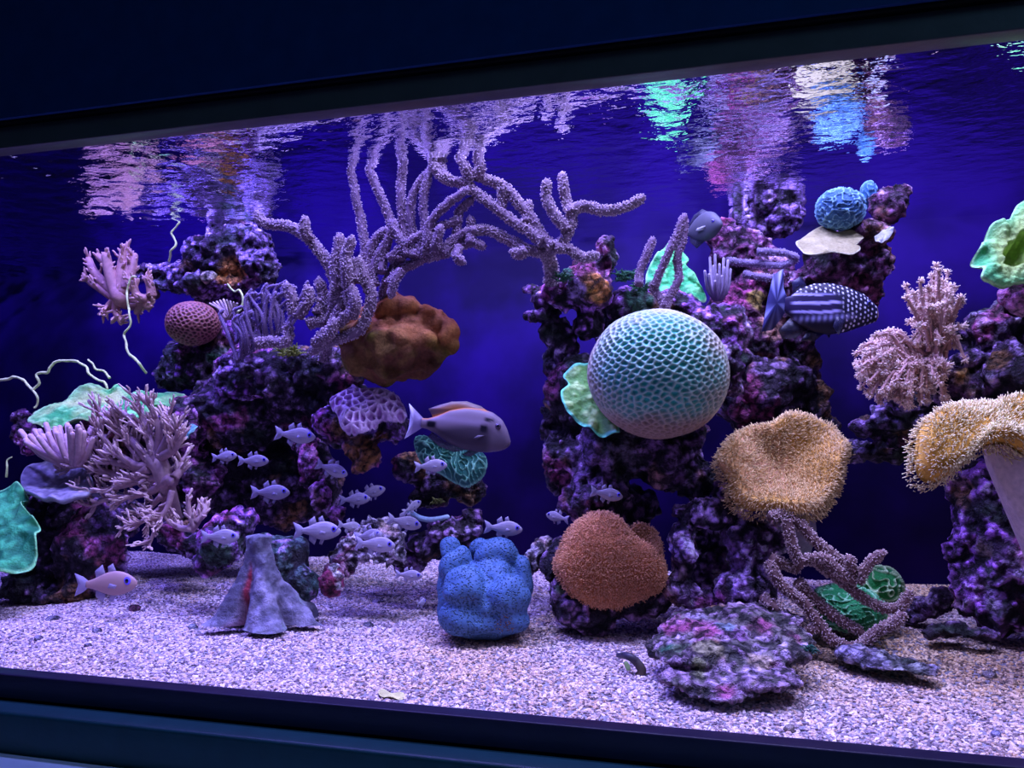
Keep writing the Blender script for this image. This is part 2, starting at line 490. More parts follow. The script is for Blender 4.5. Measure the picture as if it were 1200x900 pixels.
def remesh(V, F, voxel, smooth_n=4):
    me = bpy.data.meshes.new('tmp')
    me.from_pydata(V.tolist(), [], F.tolist())
    o = bpy.data.objects.new('tmp', me); COL.objects.link(o)
    m = o.modifiers.new('r', 'REMESH'); m.mode = 'VOXEL'; m.voxel_size = voxel
    s = o.modifiers.new('s', 'SMOOTH'); s.factor = 0.5; s.iterations = smooth_n
    dg = bpy.context.evaluated_depsgraph_get()
    ev = o.evaluated_get(dg); em = ev.to_mesh()
    n = len(em.vertices)
    v = np.empty(n * 3, np.float32); em.vertices.foreach_get('co', v)
    nn = np.empty(n * 3, np.float32); em.vertex_normals.foreach_get('vector', nn)
    lt = np.empty(len(em.polygons), np.int32); em.polygons.foreach_get('loop_total', lt)
    li = np.empty(len(em.loops), np.int32); em.loops.foreach_get('vertex_index', li)
    ev.to_mesh_clear()
    bpy.data.objects.remove(o); bpy.data.meshes.remove(me)
    st = np.concatenate([[0], np.cumsum(lt)[:-1]])
    fs = []
    for k in (3, 4):
        s_ = st[lt == k]
        if len(s_): fs.append(li[s_[:, None] + np.arange(k)])
    return v.reshape(-1, 3).astype(float), fs, nn.reshape(-1, 3).astype(float)

def blob_cloud(blobs, voxel, smooth_n=4, wob=0.18, seed=0):
    vs, fs, c = [], [], 0
    base, bf = ico(4)
    for k, b in enumerate(blobs):
        px, py, y, rx, ry = b[:5]
        p = P(px, py, y); s = scale_at(p)
        rz = b[5] if len(b) > 5 else (rx + ry) * 0.5 * s * 0.85
        w = 1 + wob * fbm(base + 7.7 * k, 1.6, 2, seed + k)
        q = base * w[:, None]
        vs.append(p + q[:, :1] * RT * rx * s + q[:, 1:2] * DV * rz + q[:, 2:] * ZV * ry * s)
        fs.append(bf + c); c += len(base)
    return remesh(np.concatenate(vs), np.concatenate(fs), voxel, smooth_n)

PURPLE = dict(base=(0.028, 0.016, 0.034), mid=(0.14, 0.06, 0.17), crust=(0.60, 0.22, 0.84), pale=(0.92, 0.68, 1.0))
DARK = dict(base=(0.016, 0.011, 0.020), mid=(0.055, 0.036, 0.06), crust=(0.20, 0.10, 0.25), pale=(0.48, 0.30, 0.56))
PINK = dict(base=(0.05, 0.02, 0.05), mid=(0.25, 0.07, 0.20), crust=(0.68, 0.24, 0.58), pale=(0.88, 0.54, 0.84))
WHITE = dict(base=(0.08, 0.06, 0.07), mid=(0.36, 0.30, 0.34), crust=(0.72, 0.62, 0.70), pale=(0.92, 0.88, 0.88))

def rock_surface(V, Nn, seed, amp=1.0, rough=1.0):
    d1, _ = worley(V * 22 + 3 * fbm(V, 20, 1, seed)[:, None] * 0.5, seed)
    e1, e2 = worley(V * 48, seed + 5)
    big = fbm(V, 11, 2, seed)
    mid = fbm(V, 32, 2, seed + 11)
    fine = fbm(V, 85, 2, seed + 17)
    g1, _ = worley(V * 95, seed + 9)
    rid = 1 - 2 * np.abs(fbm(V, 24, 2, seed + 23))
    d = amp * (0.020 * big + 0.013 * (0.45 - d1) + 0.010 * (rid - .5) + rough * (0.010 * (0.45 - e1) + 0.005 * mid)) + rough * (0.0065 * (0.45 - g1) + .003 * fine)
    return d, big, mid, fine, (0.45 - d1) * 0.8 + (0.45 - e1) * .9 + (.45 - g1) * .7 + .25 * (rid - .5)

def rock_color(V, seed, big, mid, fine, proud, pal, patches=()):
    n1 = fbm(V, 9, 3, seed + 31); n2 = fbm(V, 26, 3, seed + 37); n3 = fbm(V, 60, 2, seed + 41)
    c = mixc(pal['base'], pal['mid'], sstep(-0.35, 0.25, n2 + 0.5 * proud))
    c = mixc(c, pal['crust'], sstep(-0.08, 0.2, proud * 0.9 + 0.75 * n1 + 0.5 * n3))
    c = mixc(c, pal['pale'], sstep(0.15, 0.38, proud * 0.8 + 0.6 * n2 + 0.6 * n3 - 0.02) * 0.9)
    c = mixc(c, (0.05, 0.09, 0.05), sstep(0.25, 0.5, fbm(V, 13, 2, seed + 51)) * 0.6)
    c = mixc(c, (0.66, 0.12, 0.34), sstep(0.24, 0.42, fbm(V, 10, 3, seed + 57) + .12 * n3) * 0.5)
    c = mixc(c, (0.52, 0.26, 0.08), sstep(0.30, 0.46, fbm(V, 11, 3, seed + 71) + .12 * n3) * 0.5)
    for px, py, y, r, colr in patches:
        p = P(px, py, y); rr = r * scale_at(p)
        dd = np.linalg.norm(V - p, axis=1) / rr + 0.45 * fbm(V, 30, 3, seed + 3)
        t = sstep(1.15, 0.8, dd)
        cc = np.asarray(colr) * (1 + 0.55 * n2 + 0.5 * n3)[:, None]
        c = c * (1 - t)[:, None] + cc * t[:, None]
    return c

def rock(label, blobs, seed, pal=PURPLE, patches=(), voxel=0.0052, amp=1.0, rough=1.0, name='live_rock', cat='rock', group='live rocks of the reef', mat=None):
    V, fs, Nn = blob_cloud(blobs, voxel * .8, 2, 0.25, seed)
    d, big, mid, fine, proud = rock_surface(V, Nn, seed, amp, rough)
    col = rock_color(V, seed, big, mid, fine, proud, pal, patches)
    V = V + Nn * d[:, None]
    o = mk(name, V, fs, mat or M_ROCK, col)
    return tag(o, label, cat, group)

# ------------------------------------------------------------------ builders: tubes, polyps
def frames(p):
    t = nrm(np.gradient(p, axis=0))
    n = np.cross(t[0], [0.3, 0.9, 0.2]); n /= np.linalg.norm(n)
    out = [n]
    for i in range(1, len(p)):
        n = n - t[i] * np.dot(n, t[i]); n = n / (np.linalg.norm(n) + 1e-9); out.append(n)
    n = np.array(out)
    return t, n, np.cross(t, n)
def tube(p, r, k=8, round_end=True):
    p = np.asarray(p, float); r = np.broadcast_to(np.asarray(r, float), (len(p),)).copy()
    t, n, b = frames(p)
    if round_end:
        e = p[-1]; re = r[-1]
        p = np.concatenate([p, [e + t[-1] * re * 0.55, e + t[-1] * re * 0.9]])
        r = np.concatenate([r, [re * 0.8, re * 0.35]])
        n = np.concatenate([n, n[-1:], n[-1:]]); b = np.concatenate([b, b[-1:], b[-1:]])
    a = np.linspace(0, 2 * np.pi, k, endpoint=False)
    V = p[:, None] + r[:, None, None] * (np.cos(a)[None, :, None] * n[:, None] + np.sin(a)[None, :, None] * b[:, None])
    m = len(p); i = np.arange(m * k).reshape(m, k)
    j = np.roll(i, -1, 1)
    F = np.stack([i[:-1], j[:-1], j[1:], i[1:]], -1).reshape(-1, 4)
    V = np.concatenate([V.reshape(-1, 3), [p[-1] + t[-1] * r[-1] * 0.3, p[0]]])
    T = np.concatenate([np.stack([i[-1], j[-1], np.full(k, m * k)], -1), np.stack([j[0], i[0], np.full(k, m * k + 1)], -1)])
    return V, F, T
class Soup:
    def __init__(s): s.V = []; s.Q = []; s.T = []; s.C = []; s.n = 0
    def add(s, V, Q=None, T=None, C=(1, 1, 1)):
        V = np.asarray(V, float)
        if Q is not None and len(Q): s.Q.append(np.asarray(Q) + s.n)
        if T is not None and len(T): s.T.append(np.asarray(T) + s.n)
        C = np.asarray(C, float)
        s.C.append(np.tile(C, (len(V), 1)) if C.ndim == 1 else C)
        s.V.append(V); s.n += len(V)
    def tube(s, p, r, k=8, C=(1, 1, 1), C2=None):
        V, Q, T = tube(p, r, k)
        if C2 is not None:
            m = len(V)
            f = np.clip(np.repeat(np.linspace(0, 1, (m - 2) // k), k), 0, 1)
            f = np.concatenate([f, [1, 0]])
            C = mixc(C, C2, f ** 1.5)
        s.add(V, Q, T, C)
    def make(s, name, mat, root=None, **kw):
        fs = []
        if s.Q: fs.append(np.concatenate(s.Q))
        if s.T: fs.append(np.concatenate(s.T))
        return mk(name, np.concatenate(s.V), fs, mat, np.concatenate(s.C), root=root, **kw)

def spikes(soup, B, D, length, width, c0, c1, k=3, jit=0.35, bulb=1.15):
    """many small tapered polyps at points B along directions D"""
    n = len(B)
    if not n: return
    D = nrm(D + rng.normal(size=(n, 3)) * jit)
    length = np.asarray(length) * rng.uniform(0.6, 1.3, n)
    a = nrm(np.cross(D, rng.normal(size=(n, 3)))); b = np.cross(D, a)
    ang = np.linspace(0, 2 * np.pi, k, endpoint=False)
    ring = np.cos(ang)[None, :, None] * a[:, None] + np.sin(ang)[None, :, None] * b[:, None]
    base = B[:, None] + ring * width
    top = (B + D * length[:, None])[:, None] + ring * width * bulb
    tip = (B + D * (length * 1.15)[:, None])[:, None]
    V = np.concatenate([base, top, tip], 1).reshape(-1, 3)
    m = 2 * k + 1
    o = (np.arange(n) * m)[:, None]
    i = np.arange(k); j = (i + 1) % k
    Q = np.stack([i, j, j + k, i + k], -1)
    T = np.stack([i + k, j + k, np.full(k, 2 * k)], -1)
    var = rng.uniform(0.75, 1.2, (n, 1))
    C = np.concatenate([np.repeat((np.asarray(c0) * var)[:, None], k, 1), np.repeat((np.asarray(c1) * var)[:, None], k + 1, 1)], 1).reshape(-1, 3)
    soup.add(V, (o[:, None] + Q[None]).reshape(-1, 4), (o[:, None] + T[None]).reshape(-1, 3), C)

def px_path(pts, y, n=6, wob=0.0):
    """pixel polyline -> smooth path at depth y (a third number overrides the depth)"""
    return smooth_path([P(a[0], a[1], (a[2] if len(a) > 2 else y)) for a in pts], n)

def gorgonian(label, branches, y, rpx, c0, c1, cp, name='gorgonian', cat='gorgonian coral', dens=1.0, plen=1.0, group=None, taper=0.85):
    b0 = branches[0][0] if isinstance(branches[0], tuple) else branches[0]
    first = P(*b0[0][:2], b0[0][2] if len(b0[0]) > 2 else y)
    root = thing(name, label, cat, first, group)
    pol = Soup()
    for bi, br in enumerate(branches):
        rp = rpx
        if isinstance(br, tuple) and isinstance(br[1], (int, float)) and isinstance(br[0], list):
            rp = br[1]; br = br[0]
        yo = rng.uniform(-0.015, 0.015)
        pts = [(a[0], a[1], (a[2] if len(a) > 2 else y) + yo * min(1, i)) for i, a in enumerate(br)]
        p = px_path(pts, y, 7)
        p = p + np.stack([fbm(p + 5 * c, 30, 1, 90 + c) for c in range(3)], 1) * 0.003
        s = scale_at(p[0])
        r = rp * s * np.linspace(1, taper, len(p)) * (1 + 0.08 * fbm(p, 60, 1, 3))
        so = Soup(); so.tube(p, r, 8, c0, c1)
        so.make('branch', M_SOFT, root)
        t, n, b = frames(p)
        L = np.linalg.norm(np.diff(p, axis=0), axis=1).sum()
        m = int(dens * L / s * rp * 0.9)
        u = rng.uniform(0, len(p) - 1.001, m); i = u.astype(int); f = (u - i)[:, None]
        a = rng.uniform(0, 6.28, m)[:, None]
        d = np.cos(a) * n[i] + np.sin(a) * b[i]
        B = p[i] * (1 - f) + p[i + 1] * f + d * r[i][:, None] * 0.9
        spikes(pol, B, d + 0.2 * t[i], rp * s * 0.30 * plen, rp * s * 0.11, np.asarray(cp) * 0.75, cp, 3)
        m2 = 14   # tip tuft
        dd = nrm(t[-1] + rng.normal(size=(m2, 3)) * 0.7)
        spikes(pol, p[-1] + dd * r[-1] * 0.8, dd, rp * s * 0.32 * plen, rp * s * 0.11, np.asarray(cp) * 0.75, cp, 3)
    q = pol.make('polyps', M_POLYP, root); q['kind'] = 'stuff'
    return root

# ------------------------------------------------------------------ builders: plates and discs
def outline3d(pts, p0, n, m):
    q = np.array([Pplane(a[0], a[1], p0, n) for a in pts])
    q = np.concatenate([q[-1:], q, q[:2]])
    out = []
    for i in range(1, len(q) - 2):
        t = np.linspace(0, 1, 12, endpoint=False)[:, None]
        a, b, c, d = q[i - 1], q[i], q[i + 1], q[i + 2]
        out.append(0.5 * ((2 * b) + (c - a) * t + (2 * a - 5 * b + 4 * c - d) * t * t + (3 * b - a - 3 * c + d) * t ** 3))
    out = np.concatenate(out)
    L = np.concatenate([[0], np.cumsum(np.linalg.norm(np.diff(np.vstack([out, out[:1]]), axis=0), axis=1))])
    u = np.linspace(0, L[-1], m, endpoint=False)
    o2 = np.vstack([out, out[:1]])
    return np.stack([np.interp(u, L, o2[:, k]) for k in range(3)], 1)
def disc(pts, y, tilt, thick, nr=36, nth=140, centre=None, fn=None, azim=0.0):
    """solid sheet over an outline that lies on a tilted plane; fn(P, t, theta) -> (offset along the face normal, colour)
    tilt: degrees the face leans from facing the viewer (0) to facing up (90)"""
    c = np.mean(np.array(pts, float), 0) if centre is None else np.array(centre, float)
    p0 = P(c[0], c[1], y)
    a = math.radians(tilt)
    h = -DV * math.cos(math.radians(azim)) + RT * math.sin(math.radians(azim))
    n = h * math.cos(a) + ZV * math.sin(a)
    O = outline3d(pts, p0, n, nth)
    c0 = p0
    t = np.linspace(0, 1, nr + 1)[1:] ** 0.85
    top = c0 + t[:, None, None] * (O - c0)[None]
    th = np.tile(np.linspace(0, 2 * np.pi, nth, endpoint=False), nr)
    tt = np.repeat(t, nth)
    flat = np.vstack([[c0], top.reshape(-1, 3)])
    tt = np.concatenate([[0], tt]); th = np.concatenate([[0], th])
    d, col = fn(flat, tt, th)
    d2, _ = fn(flat, tt, th)
    rim = np.sqrt(np.clip(1 - tt ** 6, 0, 1))
    Vt = flat + n * (d + thick * 0.5 * rim)[:, None]
    # the underside follows the bend of the sheet but not its fine relief
    Vb = flat + n * (d * 0.85 - thick * 0.5 * rim)[:, None]
    m = len(flat)
    i = 1 + np.arange(nr * nth).reshape(nr, nth); j = np.roll(i, -1, 1)
    Q = np.stack([i[:-1], i[1:], j[1:], j[:-1]], -1).reshape(-1, 4)
    T = np.stack([np.zeros(nth, int), i[0], j[0]], -1)
    Q2 = Q[:, ::-1] + m; T2 = T[:, ::-1] + m
    R = np.stack([i[-1], i[-1] + m, j[-1] + m, j[-1]], -1)
    V = np.concatenate([Vt, Vb])
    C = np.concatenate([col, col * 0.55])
    nt = n
    return V, [np.concatenate([Q, Q2, R]), np.concatenate([T, T2])], C, dict(top=Vt, n=n, t=tt, th=th, O=O, c=p0, nr=nr, nth=nth)

def surf_normals(Vt, nr, nth, n):
    g = Vt[1:].reshape(nr, nth, 3)
    du = np.gradient(g, axis=0); dv = np.roll(g, -1, 1) - np.roll(g, 1, 1)
    m = nrm(np.cross(du, dv))
    m = np.where((m @ n)[..., None] < 0, -m, m)
    return np.vstack([[n], m.reshape(-1, 3)])

# ------------------------------------------------------------------ builders: domes
def fib(n):
    i = np.arange(n) + 0.5
    ph = np.arccos(1 - 2 * i / n); th = np.pi * (1 + 5 ** 0.5) * i
    return np.stack([np.cos(th) * np.sin(ph), np.sin(th) * np.sin(ph), np.cos(ph)], 1)
def near2(Q, pts):
    kd = KDTree(len(pts))
    for i, p in enumerate(pts): kd.insert(p, i)
    kd.balance()
    d1 = np.empty(len(Q)); d2 = np.empty(len(Q))
    for i, q in enumerate(Q):
        r = kd.find_n(q, 2); d1[i] = r[0][2]; d2[i] = r[1][2]
    return d1, d2

# ------------------------------------------------------------------ live rocks, left reef
ORG = (0.55, 0.24, 0.06); OLV = (0.22, 0.22, 0.05); RED = (0.40, 0.04, 0.10); GRN = (0.04, 0.14, 0.07); CRM = (0.62, 0.55, 0.42)
rock('purple crusted rock just under the water surface with an orange hollow, at upper left',
     [(268, 298, .72, 52, 32), (225, 322, .74, 38, 20), (185, 320, .76, 30, 13), (303, 312, .70, 24, 24), (265, 270, .74, 26, 13), (250, 335, .70, 46, 14), (205, 335, .73, 30, 12)], 1,
     dict(PURPLE, crust=(.48, .30, .74)), [(270, 322, .68, 20, ORG), (250, 290, .69, 16, (.02, .015, .02)), (268, 283, .69, 7, (.5, .4, .12))])  # the near-black patch paints the shade of a hole
rock('dark purple rock with a green patch, directly under the pink dome coral',
     [(235, 425, .72, 46, 30), (268, 405, .75, 40, 36), (205, 438, .70, 26, 22), (300, 440, .64, 46, 34), (265, 350, .80, 34, 44)], 2,
     PURPLE, [(255, 415, .66, 18, GRN), (330, 420, .62, 14, (.28, .32, .06))])
rock('large shadowed dark rock behind the shoal of small pale fish',
     [(290, 480, .70, 62, 52), (345, 450, .68, 58, 46), (262, 545, .74, 50, 55), (335, 560, .78, 58, 60), (385, 430, .62, 46, 26), (400, 480, .68, 46, 40)], 3,
     DARK, voxel=.007)
rock('narrow upright purple rock rib hanging below the honeycomb coral rock',
     [(362, 548, .6, 14, 24), (376, 580, .58, 15, 18), (396, 602, .57, 11, 12), (357, 518, .62, 13, 18)], 4, PINK, amp=.6, voxel=.004)
rock('knobby rock with an orange brown sponge patch, carrying the lavender honeycomb coral',
     [(398, 498, .56, 30, 26), (425, 528, .54, 24, 24), (458, 500, .58, 20, 20), (435, 495, .6, 30, 24)], 5, PURPLE,
     [(422, 528, .50, 34, (.38, .17, .05)), (400, 500, .5, 22, (.25, .13, .06))], amp=.7, voxel=.0045)
rock('big dark rock at far lower left resting on the gravel',
     [(55, 640, .52, 55, 45), (108, 650, .50, 40, 50), (30, 688, .46, 36, 20), (95, 605, .55, 45, 30), (60, 585, .56, 40, 25), (138, 605, .58, 24, 28), (70, 700, .46, 30, 16)], 6,
     DARK, voxel=.006)
rock('rounded rock furred with green algae and purple crust, behind the stump shaped rock',
     [(262, 632, .42, 26, 34), (247, 652, .43, 18, 22), (278, 614, .44, 20, 20)], 7, PURPLE, [(268, 640, .36, 24, GRN), (250, 655, .38, 20, (.05, .10, .06))], amp=.7, voxel=.0045)
rock('pink and purple rock to the right of the branching finger coral',
     [(225, 500, .63, 26, 36), (238, 558, .66, 24, 36), (205, 560, .66, 26, 30), (160, 500, .68, 60, 26), (110, 540, .66, 50, 30)], 8, PINK, voxel=.0055)
rock('small pink rock left of the green plate coral, at the edge of the reef',
     [(28, 508, .60, 15, 16), (24, 488, .60, 10, 10), (40, 520, .6, 16, 14)], 9, dict(PINK, crust=(.62, .16, .42)), amp=.5, voxel=.004)
STUMP = dict(base=(.22, .21, .26), mid=(.34, .34, .42), crust=(.48, .46, .56), pale=(.62, .62, .68))
def stump():
    c0 = P(305, 722, .345); s = scale_at(c0); H = 92 * s
    nh, na = 60, 150
    h = np.linspace(-.08, 1, nh); a = np.linspace(0, 2 * np.pi, na, endpoint=False)
    hh, aa = np.meshgrid(h, a, indexing='ij')
    roots = .5 + .5 * np.cos(5 * aa + .9 + 1.1 * np.sin(2 * aa + .5)) * (.75 + .25 * np.sin(aa * 3))
    low = np.clip(1 - hh, 0, 1.08)
    r = (13 + 46 * low ** 2.2 * (.42 + .58 * roots) + 9 * low * (roots - .5)) * s
    # arches between the roots: the wall draws back towards the core near the ground
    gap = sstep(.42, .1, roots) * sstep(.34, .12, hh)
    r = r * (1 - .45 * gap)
    x = np.cos(aa) * r * 1.15; y = np.sin(aa) * r * .8
    lean = -8 * s * hh + 4 * s
    V = c0 + RT * (x + lean)[..., None] + DV * y[..., None] + ZV * (hh * H)[..., None]
    V = V.reshape(-1, 3)
    top = c0 + RT * (-4 * s) + ZV * H * 1.04
    d = .012 * fbm(V, 22, 2, 5) + .006 * fbm(V * [1, 1, .5], 60, 2, 6) + .002 * fbm(V, 140, 2, 7)
    out = nrm(np.stack([np.cos(aa).ravel(), np.sin(aa).ravel(), np.full(aa.size, .3)], 1))
    V = V + (out[:, :1] * RT + out[:, 1:2] * DV + out[:, 2:] * ZV) * d[:, None]
    i = np.arange(nh * na).reshape(nh, na); j = np.roll(i, -1, 1)
    Q = np.stack([i[:-1], j[:-1], j[1:], i[1:]], -1).reshape(-1, 4)
    T = np.stack([i[-1], j[-1], np.full(na, nh * na)], -1)
    V = np.vstack([V, top])
    n1 = fbm(V, 40, 3, 8); n2 = fbm(V * [1, 1, .4], 26, 2, 9)
    c = mixc((.12, .12, .16), (.30, .29, .36), sstep(-.3, .4, n1 + .6 * n2))
    c = mixc(c, (.16, .24, .20), sstep(.2, .5, n2) * .5)
    ang = np.append(aa.ravel(), 0); hv = np.append(hh.ravel(), 1)
    red = np.exp(-(((ang - 4.05) + .25 * n2) / .16) ** 2) * sstep(.75, .5, hv)
    c = mixc(c, (.32, .04, .06), np.clip(red * 1.3, 0, 1))
    c = mixc(c, (.06, .04, .05), np.append(gap.ravel(), 0) * .8)  # shade of the holes between roots painted in dark
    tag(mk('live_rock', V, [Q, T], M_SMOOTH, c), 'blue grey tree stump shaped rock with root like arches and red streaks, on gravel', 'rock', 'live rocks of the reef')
stump()
rock('dome shaped rock coated in dark green algae behind the stump shaped rock',
     [(332, 660, .44, 30, 32), (352, 685, .42, 20, 20), (310, 650, .46, 18, 24)], 11, dict(DARK, mid=(.04, .10, .08), crust=(.10, .17, .16)), amp=.35, rough=.5)
rock('dark rock behind the teal striped lobed coral, below the surgeonfish',
     [(520, 562, .68, 32, 22), (485, 545, .66, 24, 18), (545, 575, .68, 20, 18), (505, 585, .68, 26, 14)], 15, DARK, voxel=.0055, amp=.7)
rock('dark rock footing under the trunk of the branching soft coral',
     [(208, 628, .56, 26, 20), (226, 640, .54, 20, 16), (200, 606, .60, 24, 18)], 16, DARK, voxel=.005, amp=.7)
rock('white lumpy coral rubble rock with several small fish hovering over it',
     [(420, 640, .47, 26, 20), (452, 642, .47, 24, 26), (402, 652, .46, 18, 16), (440, 618, .50, 26, 14), (468, 655, .48, 12, 16)], 12, WHITE, rough=1.3, amp=.8, voxel=.004)
rock('small red and white rock on the gravel right of the stump shaped rock',
     [(388, 682, .40, 13, 18), (386, 668, .40, 10, 10)], 13, dict(WHITE, base=(.16, .02, .06), mid=(.34, .05, .12)), [(388, 692, .36, 16, (.34, .04, .10))], amp=.5, voxel=.0035)
rock('low purple topped rock behind the blue lumpy coral',
     [(530, 622, .56, 34, 22), (503, 637, .57, 22, 18), (552, 606, .56, 14, 12), (480, 655, .6, 20, 14)], 14, dict(DARK, crust=(.42, .22, .5), pale=(.62, .46, .78)), voxel=.0045, amp=.7)

# ------------------------------------------------------------------ live rocks, centre reef
rock('jagged rock with orange crust and a spire, under the right end of the arching gorgonian',
     [(690, 332, .52, 30, 30), (712, 302, .52, 15, 26), (664, 345, .53, 26, 20), (640, 350, .54, 18, 14), (650, 385, .55, 16, 20), (640, 372, .54, 24, 6), (688, 376, .54, 18, 22), (662, 408, .56, 13, 26), (623, 338, .54, 10, 6), (650, 430, .58, 14, 20)], 20,
     PURPLE, [(706, 338, .47, 25, (.62, .25, .06)), (695, 352, .46, 20, (.55, .36, .08)), (710, 312, .47, 13, (.45, .2, .07)), (675, 340, .49, 14, (.62, .42, .8)), (664, 322, .5, 12, GRN)], amp=.65, voxel=.0042)
rock('dark shelf rock behind the top of the big dome brain coral',
     [(750, 362, .60, 44, 20), (790, 360, .62, 40, 18), (840, 385, .62, 34, 32), (845, 430, .62, 26, 40), (730, 400, .62, 30, 40)], 21, dict(PURPLE, base=(.02, .015, .03)), [(750, 350, .55, 18, GRN)], voxel=.0055)
rock('massive dark rock under the big dome brain coral',
     [(676, 470, .55, 34, 44), (740, 522, .52, 62, 40), (668, 545, .55, 34, 44), (785, 530, .52, 42, 44), (720, 595, .55, 52, 30), (815, 555, .52, 26, 30), (640, 500, .57, 13, 24), (820, 505, .50, 14, 22), (700, 580, .5, 40, 36)], 22,
     DARK, [(625, 492, .53, 7, (.6, .3, .12)), (640, 478, .53, 6, (.6, .34, .2))], voxel=.006)
rock('purple crusted rock arch with a dark hollow, left of the floor gorgonian',
     [(835, 602, .48, 46, 13), (880, 640, .46, 28, 34), (800, 645, .46, 13, 40), (872, 690, .44, 34, 22), (830, 705, .46, 30, 14), (905, 630, .47, 20, 22), (840, 650, .62, 45, 50), (795, 690, .44, 18, 22), (860, 570, .52, 26, 22)], 23,
     dict(PURPLE, mid=(.22, .10, .27), crust=(.74, .46, .92), pale=(1, .86, 1)), [(820, 690, .42, 12, (.06, .1, .05)), (800, 672, .42, 10, (.5, .35, .4))], voxel=.0045, amp=.75)
rock('purple rock touching the water surface at the back of the tank',
     [(905, 228, .86, 28, 26), (880, 262, .88, 30, 22), (915, 255, .86, 20, 18), (930, 240, .88, 12, 14)], 24, dict(PURPLE, crust=(.42, .24, .66)), voxel=.0055)
rock('dim distant rock behind the grey fish near the surface',
     [(853, 224, .99, 15, 17), (858, 245, .99, 12, 12)], 25, DARK, voxel=.006, amp=.7)
rock('tall magenta and purple rock wall behind the spotted dark fish',
     [(868, 300, .84, 40, 36), (900, 335, .84, 46, 36), (865, 360, .80, 36, 30), (845, 280, .84, 18, 26), (925, 385, .84, 30, 40), (880, 400, .80, 44, 30)], 26,
     dict(PINK, crust=(.5, .2, .52)), [(875, 340, .76, 22, (.62, .12, .36)), (890, 350, .76, 14, (.5, .36, .08)), (905, 380, .76, 20, (.55, .28, .2)), (845, 345, .74, 16, (.6, .12, .34))], voxel=.006)
rock('shadowed lower back rock column with purple spots, above the yellow leather coral',
     [(900, 455, .80, 52, 40), (945, 475, .84, 26, 40), (860, 470, .78, 30, 34), (905, 515, .8, 50, 30), (920, 420, .84, 40, 20), (960, 520, .84, 24, 40)], 27, DARK,
     [(900, 480, .72, 14, (.5, .28, .75)), (925, 405, .76, 14, (.55, .3, .4))], voxel=.007)
rock('magenta knobbly overhanging rock holding the blue brain coral and cream plate coral',
     [(1042, 238, .67, 22, 24), (1020, 275, .67, 28, 14), (985, 312, .72, 44, 34), (1030, 310, .69, 18, 26), (1052, 226, .67, 14, 14), (1015, 340, .72, 26, 22), (950, 330, .74, 26, 24)], 28,
     dict(PINK, crust=(.52, .22, .56)), voxel=.005, amp=.8)
rock('flat pinkish purple encrusted slab lying on the gravel in front',
     [(846, 810, .135, 44, 7, .04), (832, 794, .17, 58, 9, .06), (888, 790, .175, 52, 9, .06), (850, 764, .235, 84, 15, .08), (905, 762, .24, 40, 13, .06), (790, 760, .245, 30, 12, .05), (855, 742, .30, 78, 15, .08), (880, 724, .35, 55, 15, .07), (825, 730, .34, 40, 12, .06), (920, 745, .28, 26, 13, .05)], 29,
     dict(PINK, base=(.06, .06, .05), mid=(.22, .19, .17), crust=(.38, .25, .36), pale=(.62, .48, .66)), [(778, 750, .20, 13, (.03, .11, .06)), (820, 780, .14, 16, (.26, .28, .12)), (860, 745, .24, 14, (.2, .1, .2)), (850, 800, .10, 20, (.35, .1, .2)), (830, 765, .18, 20, (.32, .30, .16)), (800, 772, .19, 16, (.12, .17, .10)), (890, 770, .18, 14, (.44, .34, .24)), (880, 795, .10, 18, (.42, .33, .08)), (850, 730, .26, 12, (.2, .26, .3))], voxel=.0045, amp=.4)
rock('small mossy rock propping up the brown leather coral',
     [(655, 660, .46, 15, 26), (660, 700, .43, 14, 30), (690, 712, .43, 40, 26), (750, 690, .46, 34, 34), (720, 660, .48, 40, 30)], 30,
     dict(DARK, crust=(.4, .22, .4)), [(655, 690, .38, 13, (.10, .16, .08))], voxel=.0045, amp=.7)
rock('little lavender rock between the blue lumpy coral and the brown leather coral',
     [(632, 648, .52, 11, 16), (622, 660, .5, 14, 14), (640, 640, .54, 12, 10)], 31, WHITE, amp=.5, voxel=.004)

# ------------------------------------------------------------------ live rocks, right reef
rock('lavender crusted rock with a dark orange hollow, right of the pink bushy coral',
     [(1165, 388, .56, 42, 32), (1190, 355, .56, 26, 22), (1200, 348, .49, 26, 16), (1142, 425, .54, 26, 20), (1125, 455, .53, 26, 22), (1195, 440, .52, 36, 44), (1235, 400, .56, 40, 50), (1240, 480, .55, 40, 50), (1160, 470, .54, 36, 20)], 40,
     dict(PURPLE, crust=(.55, .34, .74), pale=(.74, .62, .9)), [(1130, 432, .49, 18, (.45, .24, .06)), (1168, 420, .48, 17, (.20, .10, .04)), (1150, 455, .48, 16, (.42, .25, .08)), (1115, 455, .48, 12, (.4, .1, .2))], voxel=.0045)
rock('dark rock ledge below the pink bushy coral',
     [(1050, 495, .68, 30, 22), (1085, 475, .64, 34, 30), (1060, 528, .72, 46, 14), (1020, 500, .7, 18, 14), (1000, 530, .78, 40, 12)], 41, dict(DARK, crust=(.36, .2, .5), pale=(.55, .4, .75)),
     [(1075, 500, .5, 18, (.30, .24, .05))], voxel=.005)
rock('craggy purple rock column standing on the gravel at far right',
     [(1150, 600, .56, 30, 58), (1182, 640, .54, 36, 70), (1125, 582, .56, 15, 22), (1142, 690, .55, 26, 36), (1120, 560, .57, 18, 16), (1190, 560, .56, 30, 50), (1175, 715, .53, 34, 30), (1235, 600, .56, 40, 70), (1240, 700, .52, 50, 50), (1130, 640, .56, 18, 22)], 42,
     PURPLE, [(1145, 640, .5, 16, (.45, .34, .28)), (1135, 560, .5, 14, (.5, .16, .32))], voxel=.005)
